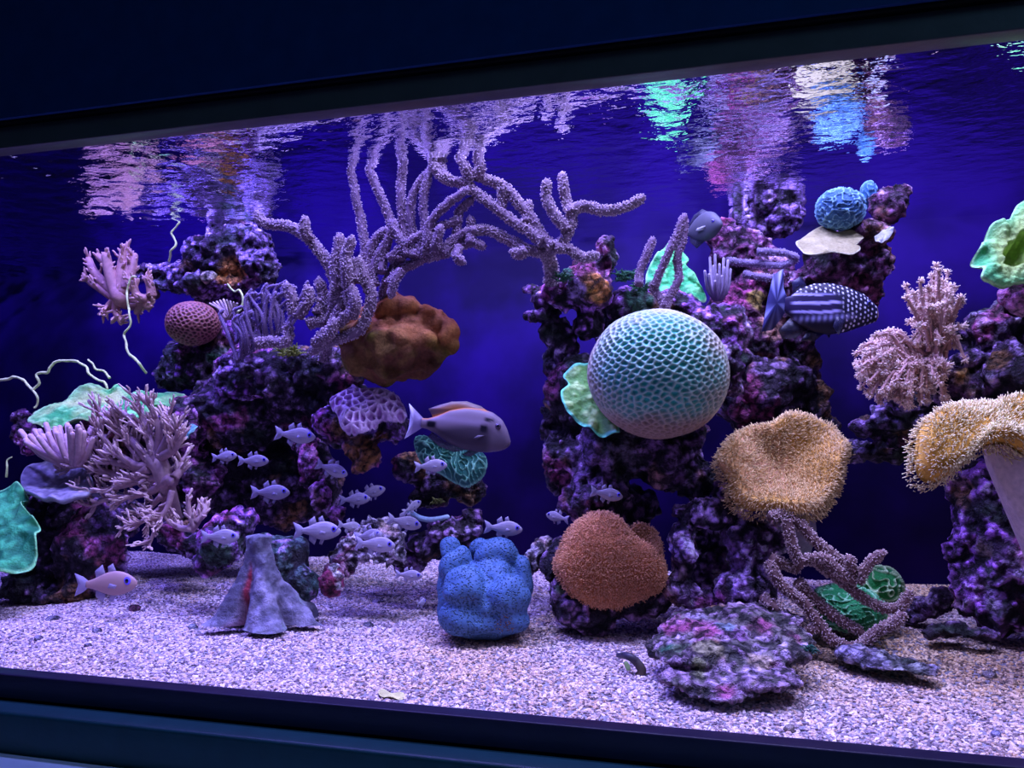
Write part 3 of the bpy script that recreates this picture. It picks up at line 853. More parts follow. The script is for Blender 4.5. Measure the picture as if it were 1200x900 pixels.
rock('low lavender rock on the gravel beside the green maze coral',
     [(1085, 712, .62, 30, 12), (1102, 704, .6, 14, 14), (1066, 722, .60, 16, 8)], 43, dict(PURPLE, crust=(.5, .32, .7)), amp=.6, voxel=.0045)
rock('flat dark rubble rock half buried in gravel at right',
     [(1110, 738, .50, 28, 9), (1090, 742, .48, 14, 6), (1150, 745, .48, 24, 8)], 44, DARK, amp=.5, voxel=.0045)
rock('thin mottled stone slab half buried beneath the floor gorgonian',
     [(1040, 775, .335, 40, 8, .05), (1010, 765, .36, 30, 8, .05), (1075, 782, .31, 22, 6, .04)], 45, dict(WHITE, crust=(.42, .36, .55)), amp=.4, voxel=.0045)

# ------------------------------------------------------------------ big orange brown sponge
def sponge():
    V, fs, Nn = blob_cloud([(440, 405, .50, 44, 40), (468, 366, .50, 34, 26), (505, 380, .50, 24, 24), (525, 392, .50, 14, 22), (448, 432, .48, 36, 16), (492, 425, .52, 28, 20), (470, 400, .47, 40, 30), (420, 380, .52, 24, 24), (512, 408, .49, 14, 14)], .0048, 3, .25, 61)
    b1 = fbm(V, 16, 2, 62); e1, _ = worley(V * 21, 63); n2 = fbm(V, 40, 2, 64)
    V2 = V + Nn * (0.012 * b1 + 0.026 * (0.45 - e1) + 0.003 * n2 + 0.0015 * fbm(V, 110, 2, 65))[:, None]
    c = mixc((.30, .085, .025), (.46, .18, .045), sstep(-.2, .4, b1))
    z0, z1 = P(470, 420, .5)[2], P(470, 375, .5)[2]
    olive = sstep(0.25, -0.35, (V[:, 2] - (z0 + z1) / 2) / (z1 - z0) + 0.8 * fbm(V, 14, 3, 66) + ((V - P(520, 380, .5)) @ RT) * 3.0 + 0.12)
    c = c * (1 - olive)[:, None] + mixc((.07, .03, .006), (.13, .11, .010), sstep(-.2, .4, n2 + b1)) * olive[:, None]
    c = mixc(c, (.30, .11, .06), sstep(.25, .6, e1) * .4)
    tag(mk('sponge', V2, fs, vmat('sponge_skin', 0.8, (180, .003), .3, 160, spec=.15), c), 'big lumpy orange brown sponge with olive underside on the left reef', 'sponge')
sponge()

# ------------------------------------------------------------------ big dome brain coral
def cell_dome(name, label, cat, px, py, y, rx, ry, ncell, ridge, cells_col, ridge_col, sub=6, rz=None, bumpy=0.0, seed=0, colfn=None, w=0.3, deep=1.0):
    p = P(px, py, y); s = scale_at(p)
    D, F = ico(sub)
    pts = nrm(fib(ncell) + np.random.default_rng(seed).normal(size=(ncell, 3)) * 0.55 / math.sqrt(ncell))
    sq = np.array([1, 1, 1.3 if sub == 7 else 1.0])
    d1, d2 = near2(D * sq, pts * sq)
    sp = math.sqrt(4 * math.pi / ncell)
    e = (d2 - d1) / sp                                   # 0 on the wall between two cups
    rid = sstep(w * 1.6, 0.02, e) if w < .35 else sstep(w * 1.6, 0.0, e) ** .8
    R = 1 + bumpy * fbm(D, 1.8, 2, seed) + ridge * rid / (rx * s) * deep
    R0 = np.array([rx * s, (rz or (rx + ry) / 2 * s), ry * s])
    V = p + (D[:, :1] * RT * R0[0] + D[:, 1:2] * DV * R0[1] + D[:, 2:] * ZV * R0[2]) * R[:, None]
    c = mixc(cells_col, ridge_col, rid)
    if colfn is not None: c = colfn(D, rid, c)
    return tag(mk(name, V, F, M_CELL, c), label, cat)
def dome_col(D, rid, c):
    # teal polyps over most of the dome, tan walls between them, underside shade painted brown
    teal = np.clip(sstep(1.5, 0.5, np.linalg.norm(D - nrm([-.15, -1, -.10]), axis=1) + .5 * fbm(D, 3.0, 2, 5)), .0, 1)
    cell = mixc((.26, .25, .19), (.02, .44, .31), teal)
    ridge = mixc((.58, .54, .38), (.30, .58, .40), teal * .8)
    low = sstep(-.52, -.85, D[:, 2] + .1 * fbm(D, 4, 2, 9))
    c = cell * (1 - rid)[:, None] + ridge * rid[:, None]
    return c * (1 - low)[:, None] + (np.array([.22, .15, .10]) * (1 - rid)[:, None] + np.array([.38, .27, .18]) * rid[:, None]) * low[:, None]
def big_dome():
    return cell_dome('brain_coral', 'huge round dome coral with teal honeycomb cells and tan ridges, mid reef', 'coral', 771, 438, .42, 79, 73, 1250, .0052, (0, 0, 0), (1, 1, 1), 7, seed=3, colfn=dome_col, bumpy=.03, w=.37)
big_dome()
cell_dome('dome_coral', 'dusky pink round dome coral with dark pits on the left reef', 'coral', 226, 379, .64, 29.5, 25, 420, .0035, (.07, .02, .02), (.40, .16, .13), 6, seed=4, bumpy=.03, w=.37)

# ------------------------------------------------------------------ maze corals
def maze_dome(name, label, px, py, y, rx, ry, freq, ridge, c0, c1, seed, sub=6, rz=None, bumpy=.04, w=.5):
    p = P(px, py, y); s = scale_at(p)
    D, F = ico(sub)
    f = waves(D + .15 * np.stack([fbm(D, 2, 1, seed + i) for i in range(3)], 1), freq, seed)
    rid = sstep(w, .08, np.abs(f))
    R = 1 + bumpy * fbm(D, 2.2, 2, seed) + ridge * rid / (rx * s)
    R0 = np.array([rx * s, (rz or (rx + ry) / 2 * s), ry * s])
    V = p + (D[:, :1] * RT * R0[0] + D[:, 1:2] * DV * R0[1] + D[:, 2:] * ZV * R0[2]) * R[:, None]
    return tag(mk(name, V, F, M_CORAL, mixc(c0, c1, rid)), label, 'coral')
maze_dome('maze_coral', 'pale blue round brain coral with winding ridges on the high magenta rock', 985, 245, .63, 26, 23, 17, .005, (.05, .16, .34), (.36, .72, .95), 5)
maze_dome('maze_coral', 'small blue coral knob peeping out behind the pale blue round brain coral', 1018, 228, .68, 8, 14, 8, .003, (.05, .2, .4), (.3, .62, .85), 6, sub=5)
maze_dome('maze_coral', 'bright green maze brain coral ball on the gravel behind the floor gorgonian', 1030, 687, .53, 25, 22, 13, .006, (.015, .26, .05), (.70, 1, .50), 8, w=.40)
maze_dome('maze_coral', 'teal green low brain coral lying under the arms of the floor gorgonian', 992, 712, .50, 40, 26, 19, .005, (.02, .30, .08), (.40, 1, .50), 9, w=.40, rz=.07)

# ------------------------------------------------------------------ plate corals
def plate_fn(seed, c0, c1, crim, ruffle=.008, kr=7, bowl=.0, rel=.005, freq=60, rimw=.93, tan=None, hole=0):
    def fn(Pt, t, th):
        n1 = fbm(Pt, freq, 2, seed); e1, e2 = worley(Pt * freq * 1.3, seed + 2)
        d = rel * (n1 + (.5 - e1)) + ruffle * t ** 2.5 * np.sin(kr * th + 2 * np.sin(2 * th + seed)) + bowl * t ** 2
        d = d + .010 * fbm(Pt, 8, 2, seed + 4) * (0.3 + t) - hole * sstep(.42, .22, t)
        c = mixc(c0, c1, sstep(-.3, .4, n1 + (.4 - e1)))
        if tan is not None:
            c = mixc(c, tan, sstep(.0, .35, fbm(Pt, 12, 2, seed + 6) + .2) * (1 - t ** 3))
        return d, mixc(c, crim, sstep(rimw, .99, t))
    return fn
def plate(name, label, cat, pts, y, tilt, thick, fn, mat=None, **kw):
    V, fs, C, info = disc(pts, y, tilt, thick, fn=fn, **kw)
    return tag(mk(name, V, fs, mat or M_CORAL, C), label, cat), info
GREEN = ((.05, .48, .10), (.28, .94, .24), (.55, 1.0, .36))
plate('plate_coral', 'wide wavy mint green plate coral at left above the branching finger coral', 'coral',
      [(34, 497), (36, 480), (52, 470), (75, 466), (92, 458), (115, 451), (135, 455), (150, 458), (165, 463), (185, 464), (200, 457), (212, 458), (220, 468), (205, 478), (185, 478), (165, 488), (140, 492), (118, 490), (100, 495), (80, 497), (60, 500)],
      .58, 55, .012, plate_fn(71, *GREEN, ruffle=.012, tan=(.60, .78, .22)), nth=220)
plate('plate_coral', 'short ruffled green coral frill right of the branching finger coral', 'coral',
      [(206, 505), (212, 500), (220, 500), (226, 495), (231, 498), (227, 506), (218, 512), (211, 509)], .56, 40, .008, plate_fn(72, (.1, .3, .25), (.2, .6, .45), (.5, 1, .75), ruffle=.006, kr=4), nr=14, nth=60)
plate('plate_coral', 'bright green folded plate coral behind the upright central gorgonian rods', 'coral',
      [(758, 318), (768, 300), (778, 288), (790, 283), (801, 290), (806, 300), (807, 306), (803, 312), (812, 322), (820, 336), (829, 345), (826, 351), (808, 351), (795, 349), (780, 352), (760, 340)],
      .66, 22, .014, plate_fn(73, (.05, .56, .16), (.22, .94, .28), (.45, 1, .4), ruffle=.010, kr=5), nth=160)
plate('plate_coral', 'yellow green netted plate coral tucked below left of the big dome coral', 'coral',
      [(660, 438), (668, 430), (682, 424), (698, 424), (720, 440), (722, 480), (726, 508), (716, 511), (704, 511), (690, 503), (676, 492), (662, 478), (657, 460), (666, 450)],
      .455, 30, .010, plate_fn(74, (.12, .34, .06), (.50, .80, .25), (.20, .98, .55), ruffle=.006, kr=6, rel=.005, freq=48, rimw=.88), nth=170)
plate('plate_coral', 'large green plate coral with a dark hollow, cut by the right frame edge', 'coral',
      [(1143, 300), (1150, 285), (1158, 278), (1160, 265), (1170, 262), (1182, 258), (1190, 244), (1200, 232), (1225, 224), (1240, 270), (1235, 320), (1205, 330), (1190, 333), (1175, 336), (1160, 333), (1147, 328), (1150, 316), (1145, 308)],
      .40, 25, .016, plate_fn(75, (.06, .50, .14), (.26, .92, .28), (.50, 1, .42), ruffle=.012, kr=6, tan=(.42, .60, .14), rel=.006, hole=.05), nth=200, centre=(1192, 300))
plate('plate_coral', 'flat cream plate coral with a notch, below the pale blue brain coral', 'coral',
      [(932, 287), (938, 280), (950, 271), (960, 264), (970, 262), (976, 270), (984, 274), (1000, 272), (1010, 274), (1012, 280), (1004, 288), (992, 290), (1006, 288), (1008, 292), (998, 299), (984, 297), (972, 297), (958, 302), (946, 301), (940, 294)],
      .60, 50, .006, plate_fn(76, (.40, .36, .16), (.50, .46, .22), (.72, .70, .42), ruffle=.004, kr=4, rel=.0012, freq=30, rimw=.95), nth=150)
plate('plate_coral', 'small pale cup shaped plate coral on the magenta rock, right of the cream plate', 'coral',
      [(1025, 277), (1032, 271), (1042, 266), (1047, 266), (1046, 273), (1040, 280), (1031, 283)], .62, 40, .006, plate_fn(77, (.4, .42, .4), (.55, .58, .55), (.8, .85, .8), ruffle=.002, rel=.001), nr=14, nth=60)
plate('plate_coral', 'ragged teal plate coral at the left frame edge, low down', 'coral',
      [(-40, 580), (-10, 572), (10, 566), (24, 568), (30, 580), (26, 590), (34, 600), (44, 612), (46, 628), (44, 645), (36, 662), (24, 670), (8, 673), (-20, 668), (-45, 640)],
      .36, 40, .014, plate_fn(78, (.01, .20, .06), (.06, .55, .16), (.30, .95, .30), ruffle=.014, kr=9, rel=.006, freq=34), nth=180)
plate('mushroom_coral', 'grey brown saucer shaped coral under the finger corals at left', 'coral',
      [(26, 570), (34, 556), (50, 548), (70, 546), (90, 552), (108, 566), (112, 580), (100, 592), (80, 598), (56, 594), (36, 586)], .46, 58, .022, plate_fn(79, (.16, .15, .18), (.30, .28, .32), (.42, .42, .46), ruffle=.004, bowl=.02, rel=.002), M_SOFT)
def maze_plate(seed, freq, c0, c1, rel, along):
    def fn(Pt, t, th):
        q = Pt + .012 * np.stack([fbm(Pt, 14, 1, seed + i) for i in range(3)], 1)
        f = waves(q, freq, seed) if not along else np.sin(th * along + 2.2 * fbm(Pt, 16, 2, seed)) + .5 * waves(q, freq, seed)
        rid = sstep(.55, .1, np.abs(f))
        return rel * rid + .012 * fbm(Pt, 9, 2, seed + 4) - .02 * t ** 3, mixc(c0, c1, np.maximum(rid, sstep(.95, 1, t)))
    return fn
plate('maze_coral', 'teal striped lobed brain coral below the large surgeonfish', 'coral',
      [(484, 512), (492, 508), (498, 512), (506, 518), (520, 522), (540, 524), (556, 524), (568, 530), (571, 542), (566, 556), (552, 566), (545, 568), (530, 562), (515, 553), (498, 545), (488, 530)],
      .56, 30, .03, maze_plate(81, 400, (.03, .20, .13), (.36, .95, .56), .005, 0), nr=60, nth=240)
def honey_fn(seed, freq):
    def fn(Pt, t, th):
        e1, e2 = worley(Pt * freq, seed)
        rid = sstep(.36, .06, e2 - e1)
        return .009 * rid + .018 * fbm(Pt, 9, 2, seed + 4) - .022 * t ** 3, mixc((.42, .20, .46), (.90, .68, .90), np.maximum(rid, sstep(.95, 1, t)))
    return fn
plate('honeycomb_coral', 'lavender honeycomb coral cap draped over the sponge patched rock', 'coral',
      [(385, 462), (396, 456), (408, 450), (411, 446), (418, 452), (432, 455), (450, 457), (464, 460), (472, 470), (476, 484), (462, 490), (448, 488), (436, 496), (422, 503), (406, 502), (398, 496), (394, 482), (387, 472)],
      .49, 38, .025, honey_fn(83, 62), nr=60, nth=240)

# ------------------------------------------------------------------ blue lumpy coral
def blue_coral():
    V, fs, Nn = blob_cloud([(566, 700, .39, 46, 42, .08), (566, 722, .38, 50, 24, .08), (582, 650, .40, 26, 24), (580, 678, .37, 24, 22), (545, 690, .33, 26, 28), (530, 668, .38, 16, 24), (527, 645, .42, 12, 14), (540, 655, .39, 12, 14), (597, 700, .34, 26, 28), (612, 680, .40, 11, 28), (541, 722, .325, 28, 22), (595, 724, .34, 24, 18), (562, 642, .42, 12, 12), (570, 716, .33, 16, 20), (518, 700, .38, 8, 30)], .0038, 2, .08, 91)
    V = V + Nn * (.007 * fbm(V, 18, 2, 92) + .004 * fbm(V, 40, 1, 93))[:, None]
    keep = None
    c = mixc((.045, .13, .165), (.08, .18, .23), sstep(-.3, .3, fbm(V, 14, 2, 94)))
    c = mixc(c, (.42, .25, .16), sstep(.42, .6, fbm(V, 20, 2, 96)))
    tag(mk('lobed_coral', V, fs, M_BLUE, c), 'steel blue lumpy lobed coral boulder sitting on the gravel', 'coral')
blue_coral()

# ------------------------------------------------------------------ leather corals
def leather(label, pts, y, tilt, thick, fn, npol, plen, pw, c0, c1, stalk=None, stalk_col=(.45, .38, .42), rimfuzz=1.0, name='leather_coral', centre=None, azim=0.0, bulb=1.15):
    V, fs, C, I = disc(pts, y, tilt, thick, nr=40, nth=170, centre=centre, fn=fn, azim=azim)
    root = thing(name, label, 'leather coral', I['c'] - np.array([0, 0, .05]))
    mk('cap', V, fs, M_SOFT, C, root=root)
    Nn = surf_normals(I['top'], I['nr'], I['nth'], I['n'])
    m = len(I['top'])
    wts = I['t'] + .02
    idx = rng.choice(m, npol, p=wts / wts.sum())
    out = nrm(I['top'] - I['c'])
    T = I['t'][idx][:, None]
    D = Nn[idx] * (1 - .75 * T ** 6) + out[idx] * T ** 4 * 1.1
    B = I['top'][idx] + rng.normal(size=(npol, 3)) * .0015
    so = Soup()
    spikes(so, B, D, plen, pw, c0, c1, 3, .25, bulb)
    nrim = int(npol * .22 * rimfuzz)
    k = rng.integers(0, len(I['O']), nrim)
    Br = I['top'][-I['nth']:][k] + rng.normal(size=(nrim, 3)) * .002 - I['n'] * rng.uniform(0, thick * .8, nrim)[:, None]
    spikes(so, Br, nrm(I['O'] - I['c'])[k] + I['n'] * .2, plen * 1.15, pw, c0, c1, 3, .35, bulb)
    q = so.make('polyps', M_POLYP, root); q['kind'] = 'stuff'
    if stalk:
        pth, rad = stalk
        p = px_path(pth, y, 8); s = scale_at(p[0])
        r = np.interp(np.linspace(0, 1, len(p)), np.linspace(0, 1, len(rad)), rad) * s
        so = Soup(); so.tube(p, r, 22, stalk_col)
        so.make('stalk', M_SOFT, root)
    return root
def fold_fn(seed, c0, c1, dip=.03, fold=.02, kf=3, ph=0.0):
    def fn(Pt, t, th):
        d = -dip * (1 - t ** 2) + fold * t ** 2 * np.sin(kf * th + ph) + .008 * fbm(Pt, 10, 2, seed) - .02 * sstep(.85, 1.0, t) ** 2
        return d, mixc(c0, c1, sstep(-.2, .5, fbm(Pt, 9, 2, seed + 3)))
    return fn
leather('wide yellow tan leather coral with fuzzy polyps on a stalk, right of the dome coral',
        [(842, 540), (852, 518), (866, 498), (885, 492), (905, 495), (925, 487), (945, 485), (970, 486), (984, 492), (988, 506), (995, 520), (990, 540), (988, 560), (975, 578), (960, 592), (940, 600), (920, 598), (900, 592), (880, 586), (862, 572), (856, 556)],
        .46, 38, .03, fold_fn(101, (.62, .36, .07), (.74, .44, .24), .05, .016, 4, 1.0), 7000, .0068, .0005, (.54, .32, .07), (.84, .64, .30), bulb=1.7,
        stalk=([(925, 645, .52), (926, 620, .52), (924, 592, .53), (922, 572, .54)], [24, 29, 27, 22]), stalk_col=(.40, .34, .40))
leather('golden toadstool leather coral on a thick smooth cream stalk at the right frame edge',
        [(1076, 525), (1078, 505), (1092, 486), (1110, 476), (1130, 470), (1150, 470), (1165, 472), (1180, 468), (1205, 468), (1240, 480), (1262, 505), (1240, 530), (1205, 528), (1180, 520), (1160, 520), (1140, 528), (1120, 545), (1098, 554), (1082, 545)],
        .33, 35, .03, fold_fn(104, (.60, .32, .04), (.78, .46, .08), .0, .014, 3, .4), 4600, .0072, .0005, (.54, .32, .05), (1, .86, .46), bulb=1.9,
        stalk=([(1285, 720, .42), (1262, 650, .38), (1238, 608, .365), (1212, 565, .365), (1190, 530, .375), (1178, 512, .385)], [56, 52, 46, 40, 34, 26]), stalk_col=(.62, .50, .46), centre=(1165, 500))
leather('orange brown velvety leather coral disc hanging over the gravel, mid front',
        [(652, 660), (660, 640), (668, 622), (682, 608), (700, 599), (716, 600), (728, 608), (738, 622), (752, 634), (768, 644), (778, 660), (781, 680), (770, 695), (750, 705), (730, 712), (710, 714), (690, 710), (672, 696), (660, 680)],
        .40, 12, .035, fold_fn(107, (.52, .20, .06), (.64, .28, .12), -.02, .012, 2, 2.0), 9000, .0035, .0007, (.50, .20, .06), (.80, .42, .20), rimfuzz=1.2)
leather('brown folded leather coral lobe at the upper right of the velvety orange brown disc',
        [(735, 628), (742, 617), (755, 614), (768, 620), (775, 634), (776, 650), (765, 655), (750, 648), (738, 640)],
        .41, 35, .022, fold_fn(109, (.26, .10, .03), (.36, .16, .06), .012, .006, 2, 0), 1800, .003, .0007, (.3, .12, .04), (.5, .26, .12))

# ------------------------------------------------------------------ gorgonians
GC0 = (.15, .09, .15); GC1 = (.22, .14, .22); GP = (.50, .37, .48)
gorgonian('tall purple gorgonian with many upright rods reaching the water surface, centre left',
    [[(450, 378, .47), (447, 352, .45), (455, 325, .43), (472, 300, .42)],
     [(455, 334), (470, 318), (492, 304), (517, 297), (539, 289), (556, 285), (566, 289)],
     [(552, 287), (552, 270), (551, 257)],
     [(500, 302), (508, 298), (525, 286), (543, 274), (556, 270)],
     [(455, 305), (473, 290), (488, 280), (503, 270), (528, 261), (537, 257)],
     [(428, 318), (428, 293), (425, 277), (417, 233), (408, 190)],
     [(447, 320), (452, 285), (458, 260), (447, 233), (432, 200), (412, 166)],
     [(470, 305), (475, 277), (470, 233), (473, 200), (479, 166)],
     [(482, 300), (485, 283), (482, 253), (488, 220), (507, 199)],
     [(488, 300), (492, 290), (497, 267), (497, 233), (502, 206)],
     [(495, 300), (500, 285), (503, 263), (523, 240), (547, 222)],
     [(518, 297), (530, 288), (535, 277), (537, 250), (552, 235)],
     [(430, 345), (436, 322), (444, 300), (455, 280), (462, 262)],
     [(440, 335), (432, 305), (440, 280), (452, 270)],
     [(478, 300), (468, 280), (460, 262)],
     [(505, 299), (512, 283), (516, 268)],
     [(537, 289), (534, 300), (541, 306)],
     [(470, 318), (462, 330), (458, 345)]], .42, 5.6, GC0, GC1, GP)
gorgonian('mauve gorgonian with thick fuzzy rods arching from the orange crusted rock to both sides',
    [([(648, 330, .50), (645, 312, .47), (640, 296, .44)], 8),
     [(640, 298, .44), (655, 287), (668, 267), (673, 247), (687, 241), (705, 246), (722, 246), (738, 240), (752, 233)],
     [(663, 270), (655, 258), (647, 247), (640, 230), (640, 215)],
     [(671, 250), (666, 240), (660, 222), (658, 207)],
     [(642, 297, .44), (618, 292), (605, 285), (590, 279), (575, 272), (560, 270), (540, 277), (517, 290)],
     [(648, 290), (632, 270), (612, 243), (600, 228), (585, 215), (570, 209), (555, 203)],
     [(636, 283), (620, 270), (605, 262), (580, 243), (557, 224), (545, 213), (527, 212), (514, 203), (508, 188), (511, 172)],
     [(556, 206), (563, 197), (558, 178), (560, 162)],
     [(552, 212), (547, 199), (538, 182)],
     [(527, 212), (518, 200), (518, 186), (526, 182)],
     [(616, 262), (617, 250), (619, 238)],
     [(590, 220), (590, 230), (588, 242)],
     [(650, 290), (668, 293), (685, 302), (698, 300)],
     [(617, 292), (610, 298), (603, 295)]], .42, 6.4, (.20, .13, .18), (.26, .18, .23), (.60, .46, .52))
gorgonian('bushy drooping mauve gorgonian at left with one long rod bent out over the reef',
    [[(378, 425, .58), (384, 400, .50), (392, 370, .42), (395, 345, .40)],
     [(395, 345), (390, 322), (380, 302), (367, 285), (350, 270), (332, 263), (310, 262), (301, 252)],
     [(362, 280), (358, 270), (357, 258)],
     [(395, 340), (393, 318), (395, 300), (398, 279)],
     [(408, 345), (406, 318), (405, 300), (411, 281)],
     [(415, 330), (422, 309), (430, 330), (435, 348), (430, 367), (422, 387), (400, 396), (380, 403), (366, 411)],
     [(388, 385), (398, 362), (402, 335), (410, 315), (420, 306)],
     [(345, 368), (342, 352), (335, 336)],
     [(372, 368), (378, 350), (374, 330)],
     [(412, 372), (416, 355), (411, 338)],
     [(350, 372), (362, 352), (360, 340)],
     [(360, 380), (385, 372), (390, 345)],
     [(375, 395), (395, 380), (412, 362), (405, 345)],
     [(368, 402), (385, 392), (392, 378)],
     [(300, 404), (318, 400), (337, 402), (338, 384)]], .40, 6.6, (.17, .11, .15), (.22, .15, .20), (.52, .40, .46))
def comb(n, seed):
    r = random.Random(seed); out = []
    for i in range(n):
        a = i / (n - 1)
        x0, y0 = 278 + 62 * a, 424 - 40 * a
        x1 = 262 + 76 * a + r.uniform(-8, 8); y1 = 378 - 30 * math.sin(a * 1.8) + r.uniform(-10, 8)
        out.append([(x0, y0), ((x0 + x1) / 2 + r.uniform(-6, 8), (y0 + y1) / 2 + r.uniform(-6, 2)), (x1, y1), (x1 + r.uniform(2, 14), y1 - r.uniform(3, 12))])
        if i % 2: out.append([((x0 + x1) / 2, (y0 + y1) / 2), (x1 + r.uniform(4, 18), y1 + r.uniform(2, 14)), (x1 + r.uniform(14, 26), y1 - r.uniform(2, 10))])
    return out
gorgonian('low spread of thin lilac gorgonian rods right of the pink dome coral', comb(24, 4), .55, 2.3, (.14, .09, .17), (.20, .14, .25), (.62, .50, .72))
gorgonian('purple gorgonian of three upright rods in front of the bright green folded plate coral',
    [[(780, 362), (776, 352), (765, 336), (770, 330)], [(748, 335), (752, 312), (758, 296), (766, 281)],
     [(767, 335), (780, 303), (792, 278), (801, 256)], [(780, 360), (785, 348), (795, 327), (794, 303), (801, 280), (802, 262)]], .50, 5.2, GC0, GC1, GP)
gorgonian('brown mauve gorgonian with long fuzzy arms sprawling over the gravel and green maze coral',
    [[(900, 606), (917, 604), (937, 615), (955, 635), (972, 647), (990, 662), (1007, 678)],
     [(1003, 680), (1012, 668), (1024, 656), (1033, 650)],
     [(940, 655), (955, 657), (967, 667), (982, 677), (995, 688), (1015, 703), (1035, 713), (1055, 711), (1066, 697)],
     [(903, 660), (908, 672), (917, 686), (930, 697), (943, 708), (960, 732), (978, 750), (1000, 757), (1015, 750), (1028, 740), (1045, 732), (1058, 722)],
     [(895, 700), (905, 708), (915, 720), (925, 732), (935, 741), (956, 734)],
     [(935, 680), (945, 692), (965, 712), (988, 728), (1010, 742)],
     [(905, 655), (918, 660), (932, 666)],
     [(923, 610), (925, 630), (930, 648), (937, 660)],
     [(997, 668), (996, 658), (994, 654)],
     [(1003, 678), (985, 672), (968, 655), (952, 652)]], .38, 6.2, (.15, .085, .075), (.19, .11, .10), (.56, .42, .38), dens=1.1, plen=1.25)
gorgonian('spiny lavender gorgonian rods lying across the magenta rock wall',
    [[(850, 307), (866, 309), (884, 309), (905, 312), (918, 311), (931, 306)], [(888, 296), (905, 296), (920, 297), (932, 302)], [(872, 321), (888, 325), (902, 328), (914, 324)]], .74, 4.6, (.22, .16, .28), (.26, .20, .34), (.5, .42, .66))

# ------------------------------------------------------------------ finger, bush and tree corals
def finger_clump(label, fingers, y, rpx, c0, c1, ctip, name='finger_coral', cat='soft coral', taper=.7):
    root = thing(name, label, cat, P(*fingers[0][0][:2], y))
    for f in fingers:
        yo = rng.uniform(-.02, .02)
        p = px_path([(a[0], a[1], (a[2] if len(a) > 2 else y) + yo * i) for i, a in enumerate(f)], y, 5)
        s = scale_at(p[0])
        so = Soup(); so.tube(p, rpx * s * np.linspace(1.0, taper, len(p)), 8, c0, ctip)
        so.make('finger', M_SOFT, root)
    return root
fg = []
for tx, ty in ((832, 302), (838, 299), (843, 310), (848, 303), (853, 306), (826, 318), (840, 322), (846, 324), (853, 328), (838, 330), (831, 322), (856, 316), (836, 312), (849, 314)):
    fg.append([(841 + (tx - 841) * .25, 352), (841 + (tx - 841) * .8, 338), (tx, ty)])
finger_clump('cluster of pale lavender finger coral beside the green folded plate coral', fg, .70, 2.3, (.22, .16, .28), (.3, .25, .38), (.66, .58, .74))
fg = []
for k in range(26):
    a = k / 25
    tx = 27 + 80 * a + rng.uniform(-3, 3); ty = 516 - 14 * math.sin(a * 2.2 + .4) + rng.uniform(-6, 10)
    fg.append([(82 + (tx - 67) * .25, 546 - rng.uniform(0, 6)), (75 + (tx - 67) * .65, 532), (tx, ty)])
finger_clump('pinkish fan of blunt fingers under the left end of the green plate coral', fg, .44, 4.0, (.38, .24, .24), (.46, .3, .3), (.74, .52, .48), taper=.8)
fg = [[(268 + rng.uniform(-4, 4), 374), (266 + (k - 4) * 2.4, 362), (262 + (k - 4) * 4, 351 + abs(k - 4) * 1.2)] for k in range(9)]
finger_clump('small tan finger coral tuft between the pink dome coral and lilac rods', fg, .58, 1.8, (.34, .24, .2), (.4, .3, .26), (.6, .5, .44))

def tree_coral(label, limbs, y, r0, c0, c1, seed, twig=16, twigs=5, name='branching_coral', cat='soft coral', sub=2, tipf=.35):
    """limbs: pixel polylines with (start, end) radius in pixels; every limb carries forked twigs"""
    r = random.Random(seed)
    root = thing(name, label, cat, P(*limbs[0][0][0][:2], y))
    for pts, ra, rb in limbs:
        so = Soup()
        yo = r.uniform(-.03, .03)
        p = px_path([(a[0], a[1], (a[2] if len(a) > 2 else y + yo * i / max(1, len(pts) - 1))) for i, a in enumerate(pts)], y, 7)
        s = scale_at(p[0])
        rad = np.linspace(ra, rb, len(p)) * s
        so.tube(p, rad, 9, c0, mixc(c0, c1, np.array([.5]))[0])
        t, n, b = frames(p)
        for q in range(int(twigs * len(pts))):
            i = r.randint(len(p) // 4, len(p) - 1)
            an = r.uniform(0, 6.28)
            d = nrm(t[i] * 0.8 + (math.cos(an) * n[i] + math.sin(an) * b[i]) * .9 + np.array([0, -.15, .35]))
            L = twig * s * r.uniform(.5, 1.2)
            mid = p[i] + d * L * .5
            d2 = nrm(d + np.array([r.uniform(-.4, .4), r.uniform(-.4, .4), r.uniform(-.1, .6)]))
            e = mid + d2 * L * .6
            w = max(0.9, min(rb * 0.8, 1.7)) * s
            so.tube(smooth_path([p[i], mid, e], 4), [w] * 4 + [w * .9] * 4 + [w * .6], 6, c0, c1)
            for z in range(sub):
                j = nrm(d2 + np.array([r.uniform(-.9, .9), r.uniform(-.9, .9), r.uniform(-.3, .9)]))
                st = mid + d2 * L * r.uniform(0, .5)
                so.tube(smooth_path([st, st + j * L * .22, st + nrm(j + d2) * L * .45], 3), np.linspace(w * .75, w * .5, 7), 5, c1, c1)
        so.make('branch', M_SOFT, root)
    return root
TC0 = (.32, .20, .20); TC1 = (.74, .56, .46)
